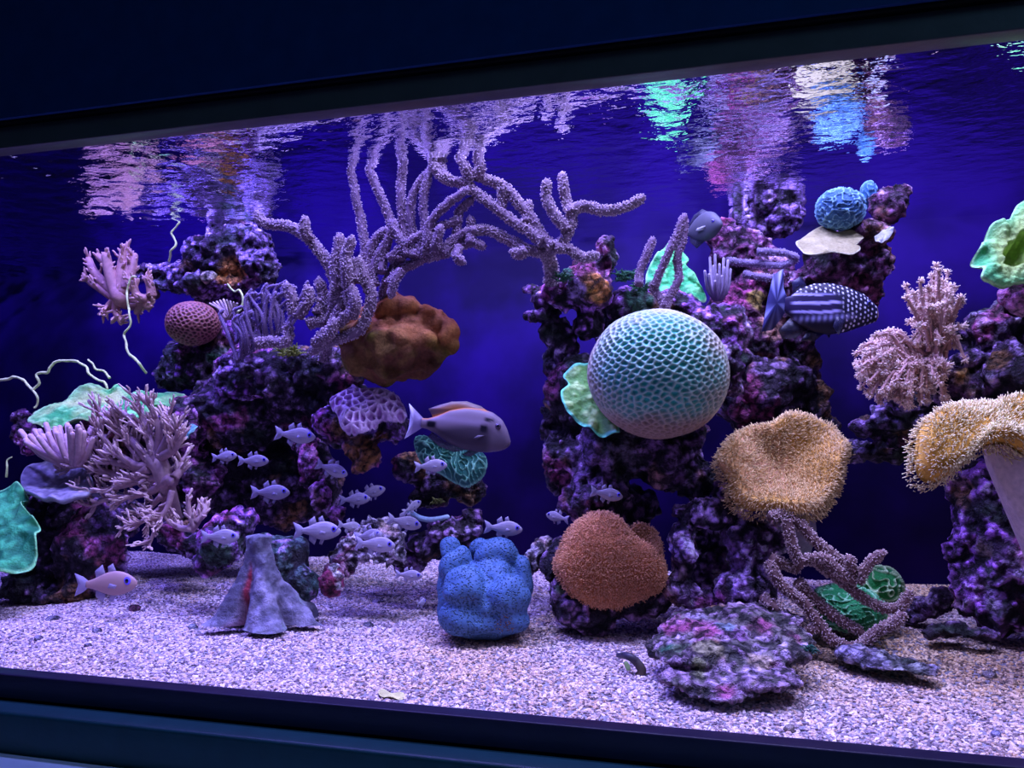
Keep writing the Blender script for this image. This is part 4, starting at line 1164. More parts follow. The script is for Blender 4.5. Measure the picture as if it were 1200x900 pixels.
tree_coral('large pinkish branching soft coral like a leafless tree, in front of the left reef',
    [([(205, 610, .52), (196, 575, .46), (188, 548), (180, 536)], 9, 11),
     ([(184, 542), (176, 515), (168, 492), (161, 470)], 8, 2.2), ([(182, 540), (172, 508), (150, 488), (132, 478)], 6, 2),
     ([(178, 545), (158, 520), (138, 500), (113, 482)], 6, 2), ([(186, 530), (186, 505), (180, 485), (172, 472)], 5, 2),
     ([(186, 535), (196, 515), (200, 500), (197, 486)], 6, 2.2), ([(186, 537), (204, 526), (208, 514), (207, 500)], 6, 2.4),
     ([(178, 545), (160, 545), (135, 530), (118, 508), (110, 495)], 6, 2), ([(176, 548), (150, 560), (118, 552), (95, 545), (66, 553)], 7, 2),
     ([(172, 552), (145, 545), (120, 538), (100, 535), (90, 528)], 5, 2), ([(200, 560), (178, 575), (150, 582), (125, 585), (108, 593)], 6, 2.2),
     ([(205, 565), (190, 560), (170, 562), (140, 570), (110, 575), (82, 572)], 6, 2), ([(202, 575), (196, 595), (185, 612), (176, 636)], 4, 1.8),
     ([(198, 590), (180, 602), (165, 612), (146, 617)], 4, 1.8), ([(190, 580), (175, 596), (162, 605)], 4, 1.8), ([(204, 560), (212, 550), (212, 540)], 6, 3),
     ([(165, 540), (150, 520), (140, 505), (138, 490)], 4, 1.8), ([(150, 545), (130, 540), (112, 525), (105, 512)], 4, 1.8)],
    .44, 1, TC0, TC1, 5, twig=18, twigs=6)
tree_coral('little knobbly finger coral right of the branching soft coral trunk',
    [([(222, 622), (232, 608), (236, 590)], 6, 4), ([(225, 620), (210, 618), (196, 608), (193, 592)], 4, 2.5), ([(228, 618), (222, 600), (220, 584)], 4, 2.4), ([(230, 612), (240, 600), (238, 586)], 4, 3)],
    .43, 1, (.42, .28, .28), (.78, .58, .48), 6, twig=9, twigs=4, sub=1)
LC0 = (.38, .20, .16); LC1 = (.74, .48, .36)
tree_coral('brown leather coral with crowded finger lobes jutting from the upper left rock',
    [([(155, 355, .72), (142, 352), (134, 338), (128, 318), (124, 300)], 9, 5), ([(140, 348), (125, 335), (110, 318), (104, 304)], 7, 4), ([(140, 345), (142, 320), (144, 295)], 8, 4),
     ([(142, 345), (152, 325), (158, 300)], 8, 4), ([(136, 350), (118, 338), (108, 332), (98, 324)], 6, 3), ([(138, 352), (136, 365), (142, 378)], 6, 3), ([(134, 352), (124, 362), (120, 366)], 5, 3), ([(140, 340), (132, 318), (115, 300)], 6, 4), ([(145, 340), (150, 315), (151, 294)], 6, 4)],
    .66, 1, LC0, LC1, 7, twig=11, twigs=5, sub=1)
tree_coral('second small brown finger lobed leather coral close against the left rock shelf',
    [([(182, 345, .72), (170, 350), (160, 345), (156, 330)], 6, 4), ([(175, 350), (165, 358), (160, 366)], 6, 3.5), ([(178, 348), (176, 335), (172, 326)], 6, 4), ([(170, 352), (174, 360), (180, 346)], 5, 3)],
    .67, 1, LC0, LC1, 8, twig=10, twigs=5, sub=1)
# pink bushy coral: many thin stalks ending in feathery polyps
def bushy(label):
    r = random.Random(12)
    y = .48
    root = thing('bushy_coral', label, 'soft coral', P(1085, 470, y))
    so = Soup(); pol = Soup(); tips = []
    XC0 = (.44, .25, .22); XC1 = (.66, .42, .36)
    groups = []
    for k in range(75):     # upright plume
        tx = r.gauss(1097, 17); ty = 322 + abs(tx - 1097) * .9 + r.uniform(0, 75)
        if 1058 < tx < 1131: groups.append(((1098 + r.uniform(-14, 14), 425), ((1098 + tx) / 2 + r.uniform(-5, 5), 385), (tx, ty)))
    for tx, ty in ((1097, 312), (1062, 336), (1078, 331), (1110, 320), (1126, 350), (1100, 318), (1092, 325), (1071, 345), (1118, 338), (1063, 350), (1080, 345), (1105, 330)):
        groups.append(((1098, 420), ((1098 + tx * 2) / 3, 370), (tx, ty)))
    for k in range(130):     # drooping skirt
        a = r.uniform(math.pi * .55, math.pi * 1.55); R = r.uniform(.35, 1.0)
        tx = 1062 + 60 * R * math.cos(a) * (1 if math.cos(a) < 0 else .9); ty = 430 + 44 * R * -math.sin(a) * (-1 if True else 1)
        ty = 425 - 40 * R * math.sin(a) if math.sin(a) > 0 else 425 + 52 * R * -math.sin(a)
        if ty > 476: continue
        groups.append(((1082 + r.uniform(-12, 12), 425 + r.uniform(-10, 20)), ((1075 + tx) / 2, (415 + ty) / 2 - 10), (tx, ty)))
    for k in range(60):
        tx = r.uniform(1030, 1112); ty = r.uniform(420, 474)
        groups.append(((1085, 430), ((1085 + tx) / 2, 415 + r.uniform(-4, 12)), (tx, ty)))
    for g in groups:
        f = r.uniform(.40, .85)
        g = tuple((g[2][0] + (q[0] - g[2][0]) * f, g[2][1] + (q[1] - g[2][1]) * f) for q in g[:2]) + (g[2],)
        yo = r.uniform(-.05, .04)
        p = px_path([(g[0][0], g[0][1], y + yo * .5), (g[1][0], g[1][1], y + yo * .8), (g[2][0], g[2][1], y + yo)], y, 5)
        s = scale_at(p[0])
        so.tube(p, np.linspace(2.6, 1.7, len(p)) * s, 6, XC0, XC1)
        t = nrm(np.gradient(p, axis=0))
        m = 44
        i = np.array([r.randint(2, len(p) - 1) for _ in range(m)])
        d = nrm(t[i] * .5 + rng.normal(size=(m, 3)))
        spikes(pol, p[i] + d * 1.6 * s, d, 3.6 * s, .55 * s, XC0, (.90, .66, .52), 3, .3)
        m = 24
        d = nrm(t[-1] + rng.normal(size=(m, 3)) * .8)
        spikes(pol, np.repeat(p[-1:], m, 0), d, 5.5 * s, .6 * s, XC1, (.95, .74, .60), 3, .3)
    so.make('stalks', M_SOFT, root)['kind'] = 'stuff'
    pol.make('polyps', M_POLYP, root)['kind'] = 'stuff'
bushy('pink bushy soft coral with feathery upright plume and drooping skirt, right reef')

# ------------------------------------------------------------------ wire corals, algae, oddments on the rocks
def wire(label, pts, y, rpx, tip=None):
    p = px_path(pts, y, 9)
    p = p + np.stack([fbm(p + 3 * c, 45, 1, 40 + c) for c in range(3)], 1) * .004
    so = Soup(); so.tube(p, rpx * scale_at(p[0]) * np.linspace(1, .7, len(p)) * (1 + .2 * fbm(p, 150, 1, 2)), 7)
    tag(so.make('wire_coral', M_WIRE), label, 'wire coral')
wire('long pale wire coral whip hanging in waves below the brown finger lobes', [(172, 438, .66), (165, 428), (158, 420), (152, 414), (147, 400), (145, 390), (153, 381), (153, 370), (149, 350), (150, 335), (153, 325), (159, 324)], .64, 1.6)
wire('short pale wire coral wisp standing up beside the upper left purple rock', [(198, 306, .68), (200, 295), (205, 285), (201, 272), (207, 264), (210, 261)], .66, 1.4)
wire('kinked pale green wire coral reaching in from the left frame edge', [(-20, 442, .6), (0, 444), (15, 443), (25, 444), (36, 455), (44, 466), (44, 472), (40, 478)], .58, 1.7)
wire('looping pale wire coral arching from the kinked one to the green plate coral', [(38, 458, .58), (46, 448), (45, 438), (56, 436), (62, 428), (66, 424), (80, 422), (95, 426), (102, 433), (106, 440), (112, 445), (122, 446), (127, 455)], .58, 1.8)
wire('small curled pale wire coral above the middle of the green plate coral', [(128, 442, .60), (122, 436), (113, 433), (110, 425), (105, 422)], .60, 1.5)
wire('curled pale wire coral tendril above the tan finger tuft', [(276, 368, .55), (283, 360), (285, 350), (280, 341), (274, 342), (268, 334)], .56, 1.4)
wire('short pale wire coral wisp at the left edge beneath the pink rock', [(8, 560, .45), (9, 548), (9, 540), (14, 535)], .45, 1.3)
def tuft(label, px, py, y, rpx, n, c0, c1, seed):
    r = random.Random(seed); so = Soup(); b = P(px, py, y); s = scale_at(b)
    for k in range(n):
        d = nrm(np.array([r.gauss(0, 1), r.gauss(0, .7) - .3, abs(r.gauss(.6, .6))]))
        st = b + np.array([r.uniform(-1, 1), r.uniform(-.5, .5), r.uniform(-.4, .4)]) * rpx * s * .7
        L = rpx * s * r.uniform(.4, .9)
        so.tube(smooth_path([st, st + d * L * .5, st + d * L + np.array([0, 0, -.2 * L])], 3), np.linspace(1.1, .5, 7) * s, 5, c0, c1)
    tag(so.make('algae_tuft', M_SOFT), label, 'algae')
tuft('dark green algae tuft beside the orange spire rock, left of the three upright rods', 733, 325, .54, 16, 70, (.03, .12, .06), (.08, .26, .12), 1)
tuft('green algae tuft on the left shoulder of the orange spire rock', 660, 326, .47, 12, 50, (.03, .12, .06), (.08, .24, .10), 2)
tuft('dark green algae cushion at the front of the spire rock shelf', 752, 338, .53, 13, 50, (.03, .13, .06), (.08, .26, .12), 3)
tuft('small yellow green algae clump below the lilac gorgonian rods', 338, 414, .50, 16, 60, (.16, .2, .03), (.42, .5, .08), 4)
tuft('tiny dark green algae tuft at the right corner of the encrusted slab', 950, 762, .22, 9, 40, (.02, .09, .06), (.04, .18, .10), 5)
tuft('yellow algae speck tuft on the gravel ledge behind the small fish', 512, 588, .6, 8, 30, (.2, .24, .05), (.45, .5, .12), 6)
def cup(label, px, py, y, rx, ry, c0, c1):
    pts = [(px + rx * math.cos(a), py + ry * math.sin(a)) for a in np.linspace(0, 6.28, 12, endpoint=False)]
    def fn(Pt, t, th):
        return .012 * t ** 3 - .006 * (1 - t), mixc(c0, c1, sstep(.6, 1, t))
    V, fs, C, I = disc(pts, y, 25, .01, nr=14, nth=48, fn=fn)
    tag(mk('cup_coral', V, fs, M_SOFT, C), label, 'coral')
cup('grey olive cup coral on the rock under the lilac gorgonian rods', 284, 436, .60, 17, 11, (.015, .015, .015), (.06, .07, .04))
def ridge_tube():
    p = px_path([(478, 598), (490, 606), (502, 609), (515, 608), (524, 606)], .54, 6)
    so = Soup(); so.tube(p, 3.2 * scale_at(p[0]), 9, (.3, .45, .55), (.45, .62, .68))
    tag(so.make('tube_sponge', M_SOFT), 'pale blue grey tube lying on the rock behind the blue lumpy coral', 'sponge')
ridge_tube()
def YG(px, py):
    """depth at which the line of sight through (px, py) meets the gravel"""
    d = ray(px, py); t = .5
    for _ in range(20):
        q = CAM + d * t
        t += (gz(q[0], max(0, q[1])) - q[2]) / d[2]
    return float((CAM + d * t)[1])
def stone(label, px, py, rx, ry, col, seed, y=None, name='pebble', cat='pebble', lift=.6):
    yy = YG(px, py + ry * .4) if y is None else y
    p = P(px, py, yy); s = scale_at(p)
    D, F = ico(3)
    R = 1 + .45 * fbm(D, 1.7, 3, seed)
    V = p + (D[:, :1] * RT * rx + D[:, 1:2] * DV * rx * .8 + D[:, 2:] * ZV * ry) * s * R[:, None]
    tag(mk(name, V, F, M_ROCK, np.asarray(col) * (1 + .4 * fbm(D, 3, 2, seed))[:, None]), label, cat)
stone('cream pebble lodged in the hollow of the upper left purple rock', 242, 325, 11, 7.5, (.66, .58, .45), 1, .655, name='stone', cat='stone')
stone('dark red brown snail like pebble on gravel left of the stump shaped rock', 158, 714, 7, 5.5, (.20, .06, .12), 2)
stone('dark pebble on the left gravel, leftmost of a pair', 62, 726, 8, 4, (.22, .20, .24), 3)
stone('small grey pebble in the gravel right of the leftmost dark pebble', 45, 748, 5, 4, (.25, .22, .3), 4)
stone('grey pebble on gravel right below the dark red brown one', 114, 740, 5, 4, (.2, .18, .24), 5)
stone('larger pebble just right of the grey pebble on the left gravel', 103, 757, 4.5, 3.5, (.14, .12, .18), 6)
stone('grey rounded pebble in front of the stump shaped rock', 226, 735, 5.5, 4.5, (.3, .32, .4), 7)
stone('dark pebble on gravel between the stump shaped rock and blue coral', 432, 733, 6, 4.5, (.16, .15, .2), 8)
stone('mauve pebble on gravel behind the dark one, near the white rubble', 443, 705, 7, 4, (.42, .34, .5), 9)
stone('tan grey shell like pebble near the front glass, right of the slab', 925, 855, 6, 6, (.34, .28, .24), 10)
stone('blue grey pebble near the front glass at far right', 1167, 862, 6, 5.5, (.30, .28, .48), 11)
stone('brownish pebble on the right gravel below the flat rubble rock', 1160, 792, 8, 6, (.40, .34, .34), 12)
stone('tan pebble at the right edge of the gravel', 1185, 800, 7, 4, (.5, .36, .24), 13)
def leaf():
    y = YG(458, 818)
    V, fs, C, I = disc([(443, 815), (448, 812), (456, 814), (466, 815), (474, 817), (472, 822), (462, 822), (450, 820)], y, 70, .002, nr=8, nth=40,
                       fn=lambda Pt, t, th: (.002 * np.sin(3 * th) * t, np.tile([.62, .6, .22], (len(Pt), 1))))
    V[:, 2] += .004
    tag(mk('leaf_scrap', V, fs, M_SOFT, C), 'pale yellow scrap of seaweed on the gravel near the front glass', 'seaweed')
leaf()

# ------------------------------------------------------------------ fish
def orient(o, px, py, y, yaw=0, pitch=0, roll=0):
    """heading: yaw 0 = across the view to the visitor's right, positive turns away from the glass; pitch positive = nose up"""
    o.location = P(px, py, y)
    o.rotation_mode = 'XYZ'
    m = Matrix.Rotation(YAW + math.radians(yaw), 4, 'Z') @ Matrix.Rotation(-math.radians(pitch), 4, 'Y') @ Matrix.Rotation(math.radians(roll), 4, 'X')
    o.rotation_euler = m.to_euler()
def loft(xs, top, bot, wid, ns=40, nr=28, power=1.0):
    u = np.linspace(0, 1, ns)
    u = .5 - .5 * np.cos(np.pi * u)
    x = np.interp(u, np.linspace(0, 1, 200), np.linspace(xs[0], xs[-1], 200))
    def sm(v):
        q = np.interp(x, xs, v)
        k = np.array([1, 2, 3, 2, 1]) / 9
        z = np.convolve(np.pad(q, 2, mode='edge'), k, 'valid'); z[0], z[-1] = q[0], q[-1]
        return z
    T, B, Wd = sm(top), sm(bot), sm(wid)
    a = np.linspace(0, 2 * np.pi, nr, endpoint=False)
    c, h = (T + B) / 2, (T - B) / 2
    yy = Wd[:, None] * np.sign(np.cos(a)) * np.abs(np.cos(a)) ** power
    zz = c[:, None] + h[:, None] * np.sin(a)
    V = np.stack([np.repeat(x, nr), yy.ravel(), zz.ravel()], 1)
    i = np.arange(ns * nr).reshape(ns, nr); j = np.roll(i, -1, 1)
    Q = np.stack([i[:-1], i[1:], j[1:], j[:-1]], -1).reshape(-1, 4)
    V = np.vstack([V, [x[0], 0, c[0]], [x[-1], 0, c[-1]]])
    n = ns * nr
    T3 = np.concatenate([np.stack([i[0], j[0], np.full(nr, n)], -1), np.stack([j[-1], i[-1], np.full(nr, n + 1)], -1)])
    return V, [Q, T3]
def fin(root, name, poly, y0=0.0, thick=.0006, col=(.5, .5, .7), lean=0.0, mat=None, bend=0.0):
    """a fin membrane from an outline in the fish's own (length, height) plane, with real thickness"""
    q = np.array(poly, float); m = len(q)
    c = q.mean(0)
    sub = []
    for i in range(m):
        a, b = q[i], q[(i + 1) % m]
        for t in (0, .33, .67): sub.append(a * (1 - t) + b * t)
    q = np.array(sub); m = len(q)
    V = []
    for s in (-1, 1):
        V.append(np.stack([q[:, 0], np.full(m, y0) + s * thick + lean * np.abs(q[:, 1] - q[0, 1]), q[:, 1]], 1))
        V.append(np.array([[c[0], y0 + s * thick * 1.6 + lean * abs(c[1] - q[0, 1]), c[1]]]))
    V = np.concatenate(V)
    i = np.arange(m); j = (i + 1) % m
    F3 = np.concatenate([np.stack([i, j, np.full(m, m)], -1), np.stack([j + m + 1, i + m + 1, np.full(m, 2 * m + 1)], -1)])
    F4 = np.stack([i, i + m + 1, j + m + 1, j], -1)
    return mk(name, V, [F4, F3], mat or M_FIN, col if callable(col) is False else col(V), root=_Zero, parent=root)
class _Z:
    location = (0, 0, 0)
_Zero = _Z()
def eye(root, x, z, w, r, ring=M_IRIS):
    D, F = ico(3)
    for s in (-1, 1):
        c = np.array([x, s * w, z])
        e = mk('eye', D * r * [1, .5, 1] + c, F, ring, root=_Zero, parent=root)
        k = mk('pupil', D * r * [.62, .35, .62] + c + [0, s * r * .25, 0], F, M_EYE, root=_Zero, parent=e)
def fish_root(name, label, cat, group=None):
    return thing(name, label, cat, (0, 0, 0), group)
def copy_tree(o):
    c = o.copy(); COL.objects.link(c)
    for ch in [x for x in bpy.data.objects if x.parent == o]:
        d = ch.copy(); COL.objects.link(d); d.parent = c
        for g in [x for x in bpy.data.objects if x.parent == ch]:
            e = g.copy(); COL.objects.link(e); e.parent = d
    return c
def cardinal():
    r = fish_root('cardinalfish', '', 'fish', 'shoal of small pale cardinalfish')
    # unit length: tail base at -.32, nose at +.5; tail fin to -.5
    xs = [-.33, -.25, -.12, 0, .12, .24, .34, .42, .47, .5]
    V, F = loft(xs, [.045, .055, .10, .145, .165, .155, .125, .08, .045, .01], [-.045, -.055, -.095, -.14, -.16, -.15, -.125, -.09, -.06, -.02],
                [.018, .025, .045, .06, .07, .072, .062, .045, .03, .008])
    st = np.abs(np.sin(V[:, 2] * 62))
    c = mixc((.40, .36, .44), (.24, .21, .30), sstep(.75, 1.0, st) * sstep(.35, .2, V[:, 0]) * .7)
    c = mixc(c, (.50, .46, .52), sstep(.0, -.12, V[:, 2]))
    mk('body', V, F, M_FISH, c, root=_Zero, parent=r)
    fc = (.42, .38, .52)
    fin(r, 'tail_fin', [(-.30, .045), (-.38, .10), (-.52, .15), (-.46, .0), (-.52, -.15), (-.38, -.10), (-.30, -.045)], col=fc, thick=.006)
    fin(r, 'dorsal_fin', [(.16, .15), (.10, .26), (.02, .22), (.03, .14)], col=fc, thick=.006)
    fin(r, 'dorsal_fin', [(-.02, .13), (-.07, .25), (-.19, .17), (-.17, .075)], col=fc, thick=.006)
    fin(r, 'anal_fin', [(-.01, -.13), (-.06, -.24), (-.18, -.16), (-.17, -.07)], col=fc, thick=.006)
    fin(r, 'pelvic_fin', [(.16, -.14), (.10, -.24), (.04, -.22), (.07, -.14)], col=fc, thick=.006)
    for s in (-1, 1):
        fin(r, 'pectoral_fin', [(.20, -.02), (.08, .01), (.05, -.05), (.17, -.06)], y0=s * .068, col=fc, thick=.004)
    eye(r, .36, .035, .052, .055)
    return r
SHOAL = [
 (125, 684, 68, .32, 0, 2, 'warm tinted pale fish swimming alone above the gravel at lower left'),
 (258, 629, 42, .36, 0, 0, 'pale fish passing in front of the green furred rock'),
 (317, 577, 43, .50, 0, 0, 'pale fish in front of the dark hollow, lowest of the four there'),
 (263, 535, 30, .58, -10, 6, 'small pale fish at the left end of the dark hollow'),
 (297, 540, 34, .56, 0, 0, 'pale fish second from left in the dark hollow'),
 (346, 510, 45, .50, 0, -6, 'pale fish just left of the orange brown sponge patch, nose slightly down'),
 (389, 550, 36, .50, 10, -20, 'pale fish tilted nose down by the purple rock rib'),
 (372, 622, 52, .44, 0, 0, 'large pale fish with raised fins left of the white rubble'),
 (410, 617, 30, .47, 40, -12, 'pale fish half turned away above the white rubble'),
 (416, 585, 34, .52, 0, 4, 'pale fish of a pair above the rubble, left one'),
 (435, 577, 32, .54, 0, 16, 'pale fish of a pair above the rubble, right one tilted up'),
 (440, 638, 44, .42, 0, -4, 'pale fish low in front of the white rubble'),
 (432, 628, 36, .45, -20, 8, 'dim pale fish overlapped by another in front of the white rubble'),
 (474, 612, 38, .48, 0, -12, 'pale fish above the right end of the white rubble'),
 (483, 594, 24, .52, 30, 30, 'small pale fish pointing steeply up near the blue grey tube'),
 (505, 546, 36, .46, 0, 4, 'pale fish in front of the teal striped lobed coral'),
 (590, 619, 42, .44, 0, -4, 'pale fish above the top of the blue lumpy coral'),
 (711, 579, 36, .43, 0, -10, 'pale fish with a large eye under the big dome coral'),
 (653, 606, 28, .46, 150, 10, 'pale fish turned away left of the velvety orange brown coral'),
 (479, 674, 30, .42, 0, -4, 'faint pale fish low over the gravel below the white rubble'),
 (494, 706, 20, .34, 70, 0, 'tiny pale fish seen end on beside the blue lumpy coral'),
 (303, 652, 34, .48, 0, 0, 'faint pale fish in shadow behind the stump shaped rock'),
]
proto = cardinal()
for i, (px, py, L, y, yaw, pit, lab) in enumerate(SHOAL):
    o = proto if i == 0 else copy_tree(proto)
    orient(o, px, py, y, yaw, pit)
    k = L * scale_at(P(px, py, y)) * 1.0
    o.scale = (k * 1.06, k * 1.0, k * 1.3)
    o['label'] = lab
WARM = vmat('warm_fish_skin', .4, None, .08, 300, color=(.46, .30, .26), spec=.3)
for ch in list(proto.children):
    if ch.name.startswith('body'):
        ch.data = ch.data.copy(); ch.data.materials[0] = WARM

def surgeon():
    r = fish_root('surgeonfish', 'large violet grey surgeonfish with orange dorsal edge and white tail, mid tank', 'fish')
    xs = [-.36, -.30, -.22, -.10, .04, .18, .30, .40, .455, .485, .5]
    top = [.045, .05, .085, .155, .195, .20, .18, .12, .035, -.03, -.07]
    bot = [-.045, -.05, -.08, -.15, -.195, -.21, -.20, -.175, -.15, -.125, -.10]
    V, F = loft(xs, top, bot, [.02, .028, .04, .06, .075, .08, .075, .06, .045, .03, .012], 90, 56)
    x, z = V[:, 0], V[:, 2]
    c = mixc((.06, .045, .065), (.19, .145, .18), sstep(-.06, .03, z - .06 * np.sin(x * 5 + .5)))
    c = mixc(c, (.28, .22, .30), np.exp(-((z - .065) / .030) ** 2) * sstep(.32, .2, x) * .8)
    c = mixc(c, (.17, .13, .17), sstep(.26, .34, x) * .7)
    c = mixc(c, (.004, .003, .01), 1.3 * np.exp(-(((x - .275) / .045) ** 4 + ((z - .105) / .014) ** 4)))
    c = mixc(c, (.004, .003, .01), 1.3 * np.exp(-(((x - .235) / .035) ** 4 + ((z - .02) / .035) ** 4)))
    c = mixc(c, (.004, .003, .01), 1.3 * np.exp(-(((x + .262) / .045) ** 4 + ((z) / .03) ** 4)))
    c = mixc(c, (.50, .18, .03), sstep(.0, .02, z - np.interp(x, xs, top) + .022) * sstep(.30, .2, x) * .8)
    mk('body', V, F, M_FISH, c, root=_Zero, parent=r)
    fin(r, 'dorsal_fin', [(.26, .18), (.18, .225), (.04, .255), (-.10, .235), (-.22, .185), (-.31, .14), (-.26, .07), (-.18, .10), (-.06, .16), (.08, .19)],
        col=lambda V: mixc((.62, .24, .03), (.15, .10, .11), sstep(.002, .016, V[:, 2] - np.interp(V[:, 0], xs, top))), thick=.005)
    fin(r, 'anal_fin', [(.10, -.20), (-.02, -.235), (-.16, -.20), (-.28, -.125), (-.25, -.07), (-.10, -.15)], col=(.05, .04, .08), thick=.005)
    fin(r, 'tail_fin', [(-.34, .04), (-.40, .09), (-.50, .17), (-.475, .08), (-.47, 0), (-.475, -.08), (-.50, -.17), (-.40, -.09), (-.34, -.04)],
        col=lambda V: mixc((.30, .24, .42), (.82, .80, .98), sstep(-.445, -.475, V[:, 0])), thick=.005)
    fin(r, 'pelvic_fin', [(.22, -.20), (.14, -.26), (.06, -.25), (.12, -.20)], col=(.06, .05, .09), thick=.005)
    for s in (-1, 1):
        p = fin(r, 'pectoral_fin', [(.25, -.045), (.19, -.05), (.15, -.085), (.19, -.09)], y0=s * .080, col=(.10, .08, .11), thick=.003, mat=M_FISH)
    eye(r, .365, .055, .058, .030, vmat('dark_iris', .25, None, 0, 10, color=(.08, .05, .10)))
    k = 124 * scale_at(P(538, 500, .42))
    r.scale = (k, k, k); orient(r, 538, 501, .42, 0, -7)
surgeon()

def spotted():
    r = fish_root('boxfish', 'dark navy fish with white spots and pale flank stripes before the magenta rock wall', 'fish')
    xs = [-.40, -.34, -.26, -.12, .04, .20, .34, .43, .48, .5]
    top = [.055, .07, .13, .18, .19, .17, .13, .08, .04, .0]
    bot = [-.06, -.08, -.14, -.19, -.20, -.17, -.12, -.09, -.07, -.04]
    V, F = loft(xs, top, bot, [.02, .03, .06, .09, .11, .11, .09, .06, .045, .015], 170, 110, .85)
    x, z = V[:, 0], V[:, 2]
    c = np.tile([.010, .009, .03], (len(V), 1))
    c = mixc(c, (.025, .016, .07), np.exp(-((z - .0) / .09) ** 2) * sstep(.12, .0, x))
    zz = z + .10 * (x + .1) ** 2 - .12 * np.clip(x + .1, 0, 1)
    stripe = sstep(.35, .75, np.sin(zz * 92 + .5 * fbm(V, 6, 1, 3))) * sstep(.13, .05, x) * sstep(.095, .06, np.abs(z - .012)) * sstep(-.37, -.30, x)
    c = mixc(c, (.55, .52, .95), stripe * .9)
    band = np.exp(-((z + .095 - .10 * (x + .1)) / .020) ** 2) * sstep(.3, .1, x)
    c = mixc(c, (.40, .40, .80), band * (.6 + .4 * np.sin(x * 120)))
    # spots: jittered lattice over the back and the whole head
    pts = []
    rr = np.random.default_rng(2)
    for s in (-1, 1):
        for gx_ in np.arange(-.34, .5, .042):
            for gz_ in np.arange(-.2, .2, .036):
                pts.append((gx_ + rr.uniform(-.007, .007), s * .05, gz_ + rr.uniform(-.006, .006) + (.018 if int(round(gx_ / .042)) % 2 else 0)))
    Q = V.copy(); Q[:, 1] = np.where(V[:, 1] < 0, -.05, .05)
    d1, _ = near2(Q, pts)
    zone = np.clip(sstep(.085, .11, z) + sstep(.08, .16, x), 0, 1)
    spot = sstep(.0105, .0065, d1) * zone
    c = mixc(c, (.82, .82, 1.0), spot)
    c = mixc(c, (.45, .30, .22), sstep(.465, .49, x))
    mk('body', V, F, M_FISH, c, root=_Zero, parent=r)
    fin(r, 'tail_fin', [(-.38, .05), (-.42, .12), (-.43, .27), (-.52, .22), (-.56, .05), (-.58, -.10), (-.60, -.22), (-.50, -.20), (-.42, -.10), (-.38, -.05)],
        col=lambda V: mixc((.03, .03, .12), (.36, .40, .80), sstep(.45, .9, np.sin(V[:, 0] * 60 + V[:, 2] * 16))), thick=.010, mat=M_FISH)
    fin(r, 'dorsal_fin', [(-.20, .16), (-.27, .22), (-.34, .18), (-.32, .09)], col=(.03, .03, .10), thick=.006)
    fin(r, 'anal_fin', [(-.16, -.17), (-.28, -.25), (-.40, -.26), (-.44, -.20), (-.34, -.10)], col=(.008, .008, .02), thick=.006)
    fin(r, 'pelvic_fin', [(.0, -.19), (-.10, -.26), (-.22, -.26), (-.16, -.18)], col=(.008, .008, .02), thick=.006)
    for s in (-1, 1):
        fin(r, 'pectoral_fin', [(.14, -.10), (.06, -.07), (.03, -.15), (.09, -.21)], y0=s * .112, col=(.02, .02, .06), thick=.005)
    eye(r, .37, .05, .085, .022, vmat('navy_iris', .25, None, 0, 10, color=(.05, .05, .2)))
    k = 122 * scale_at(P(965, 360, .55))
    r.scale = (k, k, k * 1.28); orient(r, 968, 361, .55, 0, -5)
spotted()

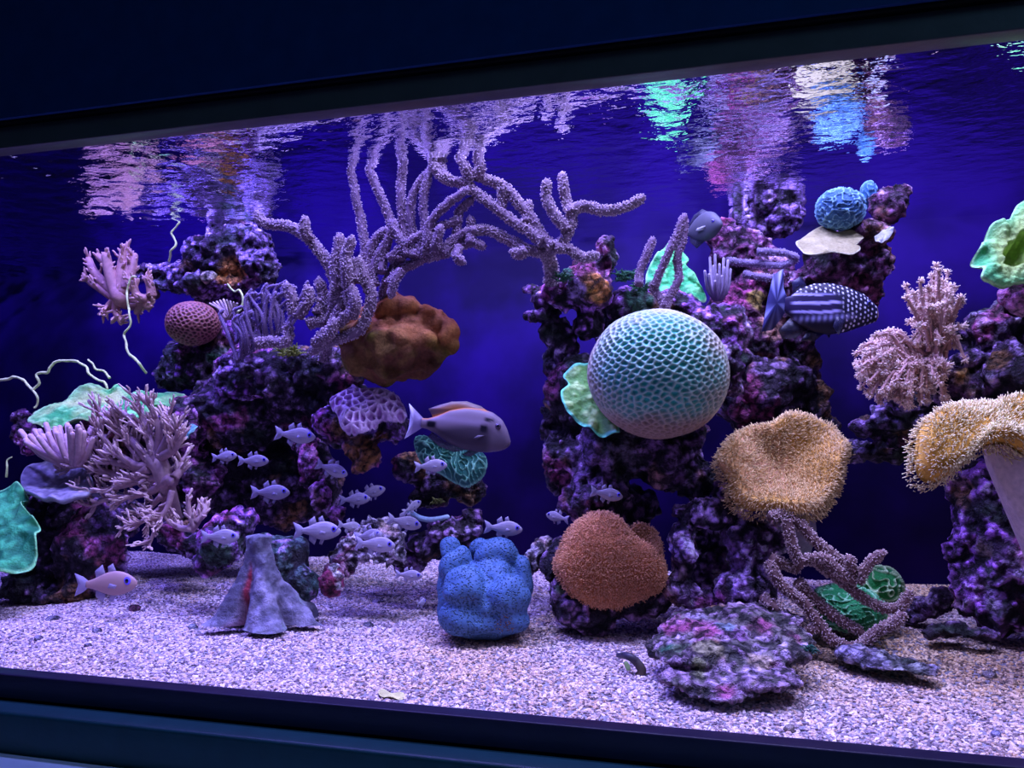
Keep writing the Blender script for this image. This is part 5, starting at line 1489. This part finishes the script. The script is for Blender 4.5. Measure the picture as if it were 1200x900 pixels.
def grey_fish():
    r = fish_root('tang', 'grey fish facing the viewer beside the upper magenta rock, with a bright side fin', 'fish')
    xs = [-.36, -.28, -.15, 0, .18, .32, .42, .48, .5]
    V, F = loft(xs, [.05, .07, .18, .25, .27, .22, .12, .03, -.02], [-.05, -.07, -.17, -.24, -.26, -.22, -.15, -.10, -.06], [.02, .03, .06, .09, .11, .10, .07, .04, .015], 50, 36)
    mk('body', V, F, M_FISH, mixc((.09, .09, .13), (.14, .14, .18), sstep(-.1, .1, V[:, 2])), root=_Zero, parent=r)
    fin(r, 'dorsal_fin', [(.22, .24), (.05, .34), (-.15, .28), (-.28, .14), (-.25, .06), (-.10, .20), (.05, .25)], col=(.08, .08, .13), thick=.008)
    fin(r, 'anal_fin', [(.10, -.24), (-.10, -.33), (-.26, -.18), (-.25, -.07), (-.08, -.20)], col=(.08, .08, .13), thick=.008)
    fin(r, 'tail_fin', [(-.34, .05), (-.52, .24), (-.47, 0), (-.52, -.24), (-.34, -.05)], col=(.14, .14, .22), thick=.008)
    for s in (-1, 1):
        fin(r, 'pectoral_fin', [(.22, -.02), (.04, -.02), (.0, -.06), (.18, -.08)], y0=s * .12, col=(.70, .70, .72), thick=.010, lean=.2)
    eye(r, .37, .04, .085, .03)
    k = 66 * scale_at(P(822, 268, .72))
    r.scale = (k, k, k); orient(r, 821, 268, .72, -58, 0)
grey_fish()
def goby():
    r = fish_root('goby', 'small dark curved fish with yellow belly on the gravel left of the slab', 'fish')
    y = YG(742, 788)
    p = px_path([(724, 768, y + .02), (736, 769), (746, 776), (752, 786), (747, 794), (738, 795)], y - .01, 8)
    s = scale_at(p[0])
    o = np.array(p[0]); r.location = o
    so = Soup()
    so.tube(p, np.interp(np.linspace(0, 1, len(p)), [0, .15, .5, .85, 1], [2.5, 4.2, 5.2, 5.0, 3.2]) * s, 12, (.02, .02, .05), (.20, .16, .05))
    so.make('body', M_FISH, r)
    V, fs, C, I = disc([(741, 797), (730, 793), (731, 798), (738, 800)], y - .015, 30, .002, nr=6, nth=24, fn=lambda Pt, t, th: (0 * t, np.tile([.55, .5, .08], (len(Pt), 1))))
    mk('tail_fin', V, fs, M_FISH, C, root=r)
    V, fs, C, I = disc([(735, 786), (731, 777), (735, 775), (739, 783)], y - .02, 10, .002, nr=6, nth=24, fn=lambda Pt, t, th: (0 * t, np.tile([.25, .4, .15], (len(Pt), 1))))
    mk('side_fin', V, fs, M_FISH, C, root=r)
    D, F = ico(2)
    mk('eye', P(729, 766, y - .004) + D * 1.2 * s, F, M_EYE, root=r)
goby()
